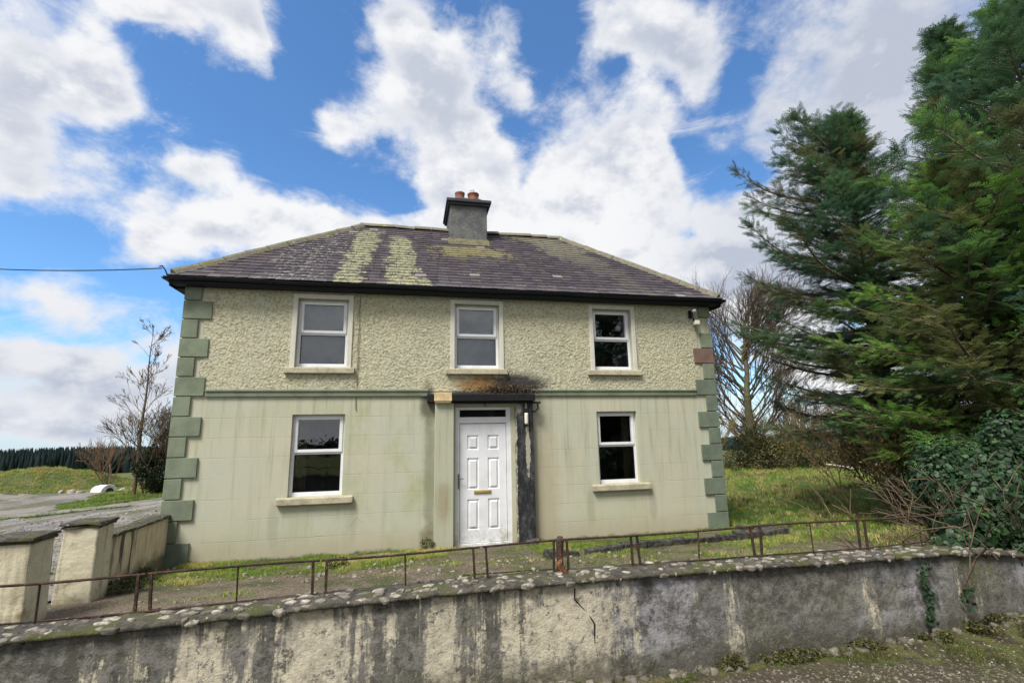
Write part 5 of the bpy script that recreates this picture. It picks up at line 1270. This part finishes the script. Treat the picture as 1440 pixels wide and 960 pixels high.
# =================================================================== SKY, SUN, CAMERA
SUN_EL, SUN_AZ = R(56), R(227)      # azimuth clockwise from +y
def world():
    w = bpy.data.worlds.new('World'); SC.world = w; w.cycles.sampling_method = 'MANUAL'; w.cycles.sample_map_resolution = 256; w.use_nodes = True; t = w.node_tree; N = t.nodes; Lk = t.links; N.clear()
    out = N.new('ShaderNodeOutputWorld'); bg = N.new('ShaderNodeBackground'); bg.inputs[1].default_value = .1; Lk.new(bg.outputs[0], out.inputs[0])
    sky = N.new('ShaderNodeTexSky'); sky.sky_type = 'NISHITA'; sky.sun_disc = False; sky.sun_elevation = SUN_EL; sky.sun_rotation = SUN_AZ; sky.air_density = 1.0; sky.dust_density = .4; sky.ozone_density = 2.2; sky.altitude = 100
    tc = N.new('ShaderNodeTexCoord'); D = tc.outputs['Generated']
    def mth(op, a, b=0., c=0., cl=False):
        n = N.new('ShaderNodeMath'); n.operation = op; n.use_clamp = cl
        for i, q in enumerate((a, b, c)):
            if isinstance(q, bpy.types.NodeSocket): Lk.new(q, n.inputs[i])
            else: n.inputs[i].default_value = q
        return n.outputs[0]
    def noise(sc, det, ro, off=(0, 0, 0), stretch=(1, 1, 1.5), dist=0.):
        m = N.new('ShaderNodeMapping'); m.inputs['Location'].default_value = off; m.inputs['Scale'].default_value = stretch; Lk.new(D, m.inputs[0])
        n = N.new('ShaderNodeTexNoise'); n.inputs['Scale'].default_value = sc; n.inputs['Detail'].default_value = det; n.inputs['Roughness'].default_value = ro; n.inputs['Distortion'].default_value = dist; Lk.new(m.outputs[0], n.inputs['Vector']); return n.outputs[0]
    def mr(v, a, b, c=0., d=1.):
        n = N.new('ShaderNodeMapRange'); n.interpolation_type = 'SMOOTHSTEP'; Lk.new(v, n.inputs[0])
        for i, q in enumerate((a, b, c, d)): n.inputs[i+1].default_value = q
        return n.outputs[0]
    def mix(f, a, b):
        n = N.new('ShaderNodeMix'); n.data_type = 'RGBA'
        for i, q in ((0, f), (6, a), (7, b)):
            if isinstance(q, bpy.types.NodeSocket): Lk.new(q, n.inputs[i])
            else: n.inputs[i].default_value = q if i == 0 else (*q, 1)
        return n.outputs[2]
    # the banks of cloud, each an ellipse on the sky (direction, size, weight)
    warp = N.new('ShaderNodeTexNoise'); warp.inputs['Scale'].default_value = 7; warp.inputs['Detail'].default_value = 4; Lk.new(D, warp.inputs['Vector'])
    ws = N.new('ShaderNodeVectorMath'); ws.operation = 'MULTIPLY_ADD'; Lk.new(warp.outputs['Color'], ws.inputs[0]); ws.inputs[1].default_value = (.09,)*3; ws.inputs[2].default_value = (-.045,)*3
    wd = N.new('ShaderNodeVectorMath'); wd.operation = 'ADD'; Lk.new(D, wd.inputs[0]); Lk.new(ws.outputs[0], wd.inputs[1])
    acc = None
    for cx, cy, cz, ex, ey, ez, ra, rb, wt in CLOUDS:
        m = N.new('ShaderNodeMapping'); m.vector_type = 'TEXTURE'; m.inputs['Location'].default_value = (cx, cy, cz); m.inputs['Rotation'].default_value = (ex, ey, ez); m.inputs['Scale'].default_value = (ra*1.25, rb*1.25, .8)
        Lk.new(wd.outputs[0], m.inputs[0]); g = N.new('ShaderNodeTexGradient'); g.gradient_type = 'QUADRATIC_SPHERE'; Lk.new(m.outputs[0], g.inputs[0])
        s = mth('MULTIPLY_ADD', g.outputs['Fac'], wt*1.5, acc if acc is not None else 0.); acc = s
    # outside the photographed part of the sky: broken cloud from noise alone
    sep = N.new('ShaderNodeSeparateXYZ'); Lk.new(D, sep.inputs[0])
    behind = mr(sep.outputs[1], .35, -.1, 0., 1.1); up = mr(sep.outputs[2], .75, .95, 0., .35)
    right = mth('MULTIPLY', mr(sep.outputs[0], .7, .9), .5)
    base = mth('ADD', mth('ADD', acc, behind), mth('ADD', up, right))
    def billow(sc, off):
        m = N.new('ShaderNodeMapping'); m.inputs['Location'].default_value = off; m.inputs['Scale'].default_value = (1, 1, 1.4); Lk.new(wd.outputs[0], m.inputs[0])
        v = N.new('ShaderNodeTexVoronoi'); v.feature = 'F1'; v.inputs['Scale'].default_value = sc; v.inputs['Detail'].default_value = 1; v.inputs['Roughness'].default_value = .55; v.normalize = True; Lk.new(m.outputs[0], v.inputs['Vector']); return v.outputs['Distance']
    def detail(o, q=0):
        o = Vector(o)
        n1 = noise(4.2, 9-5*q, .6, Vector((1, 2, 3))+o, dist=.2); n2 = noise(12, 7-3*q, .66, Vector((4, 1, 2))+o*1.0); bl = billow(8, Vector((3, 3, 3))+o)
        d = mth('MULTIPLY', mth('SUBTRACT', n1, .5), 2.3); d = mth('ADD', d, mth('MULTIPLY', mth('SUBTRACT', n2, .5), 1.25)); return mth('ADD', d, mth('MULTIPLY', mth('SUBTRACT', .34, bl), 1.6))
    d0 = detail((0, 0, 0)); dens = mth('ADD', base, d0)
    up_ = detail((-.012, -.015, .05), 1); relief = mth('SUBTRACT', d0, up_)        # density falls towards the sun: a lit crest
    wsp = noise(5, 8, .7, (9, 4, 2), (1, 1.3, 2.6), .8); cover = mth('MAXIMUM', mr(dens, .12, .95), mth('MULTIPLY', mr(mth('ADD', wsp, mth('MULTIPLY', dens, .25)), .5, .85), .7)); thick = mr(dens, .45, 1.5)
    hz = mr(sep.outputs[2], .16, -.02)
    sh = noise(2.6, 6, .55, (7, 3, 9), (1, 1, 2.0))
    lit = mth('ADD', mth('MULTIPLY', relief, .85), mth('MULTIPLY', mth('SUBTRACT', sh, .5), -2.0))
    grey = mth('MULTIPLY', mr(lit, .28, -.42, 1., 0.), 1.); grey = mth('SUBTRACT', 1., grey); grey = mth('MULTIPLY', mr(lit, .3, -.45), mth('ADD', mth('MULTIPLY', thick, .8), .1))
    rgt = mth('MULTIPLY', mr(sep.outputs[0], .35, .75), mr(sep.outputs[2], .1, .35)); grey = mth('ADD', grey, mth('MULTIPLY', rgt, .75), cl=True)
    low = mth('MULTIPLY', mr(sep.outputs[2], .35, .1), mr(sep.outputs[0], .0, -.4)); grey = mth('ADD', grey, mth('MULTIPLY', low, .3), cl=True)
    cl = mix(grey, (7.6, 7.65, 7.8), (4.2, 4.6, 5.5))
    tint = N.new('ShaderNodeMix'); tint.data_type = 'RGBA'; tint.blend_type = 'MULTIPLY'; tint.inputs[0].default_value = 1; Lk.new(sky.outputs[0], tint.inputs[6]); tint.inputs[7].default_value = (*SKY_TINT, 1)
    skc = mix(mth('MULTIPLY', hz, .6), tint.outputs[2], (6.0, 6.8, 8.2))
    col = mix(cover, skc, cl); Lk.new(col, bg.inputs[0])
SKY_TINT = (.95, 1.38, 1.7)
world()
ld = bpy.data.lights.new('sun', 'SUN'); ld.energy = 4.5; ld.angle = R(20); ld.color = (1, .96, .9)
lo = bpy.data.objects.new('sun', ld); COL.objects.link(lo)
sd = Vector((math.sin(SUN_AZ)*math.cos(SUN_EL), math.cos(SUN_AZ)*math.cos(SUN_EL), math.sin(SUN_EL))); lo.rotation_euler = sd.to_track_quat('Z', 'Y').to_euler(); lo.location = (0, -20, 30)
cd = bpy.data.cameras.new('camera'); co = bpy.data.objects.new('camera', cd); COL.objects.link(co); SC.camera = co
cd.sensor_fit = 'HORIZONTAL'; cd.sensor_width = 36; cd.lens = 36*676.99/1440; cd.clip_start = .05; cd.clip_end = 3000
import mathutils
yaw, pit, rol = .209812, .185679, -.0186129
f = Vector((math.sin(yaw)*math.cos(pit), math.cos(yaw)*math.cos(pit), math.sin(pit))); r_ = Vector((math.cos(yaw), -math.sin(yaw), 0)); u_ = r_.cross(f)
r2 = r_*math.cos(rol)+u_*math.sin(rol); u2 = -r_*math.sin(rol)+u_*math.cos(rol)
co.matrix_world = mathutils.Matrix(((r2.x, u2.x, -f.x, 3.62394), (r2.y, u2.y, -f.y, -8.56051), (r2.z, u2.z, -f.z, 1.89225), (0, 0, 0, 1)))
SC.view_settings.view_transform = 'Standard'; SC.view_settings.look = 'None'; SC.view_settings.gamma = 1; SC.view_settings.exposure = 0.3; SC.view_settings.use_curve_mapping = False
SC.cycles.max_bounces = 8; SC.cycles.transparent_max_bounces = 16; SC.cycles.use_denoising = True
for o in SC.objects:
    if 'wl' in o: del o['wl']
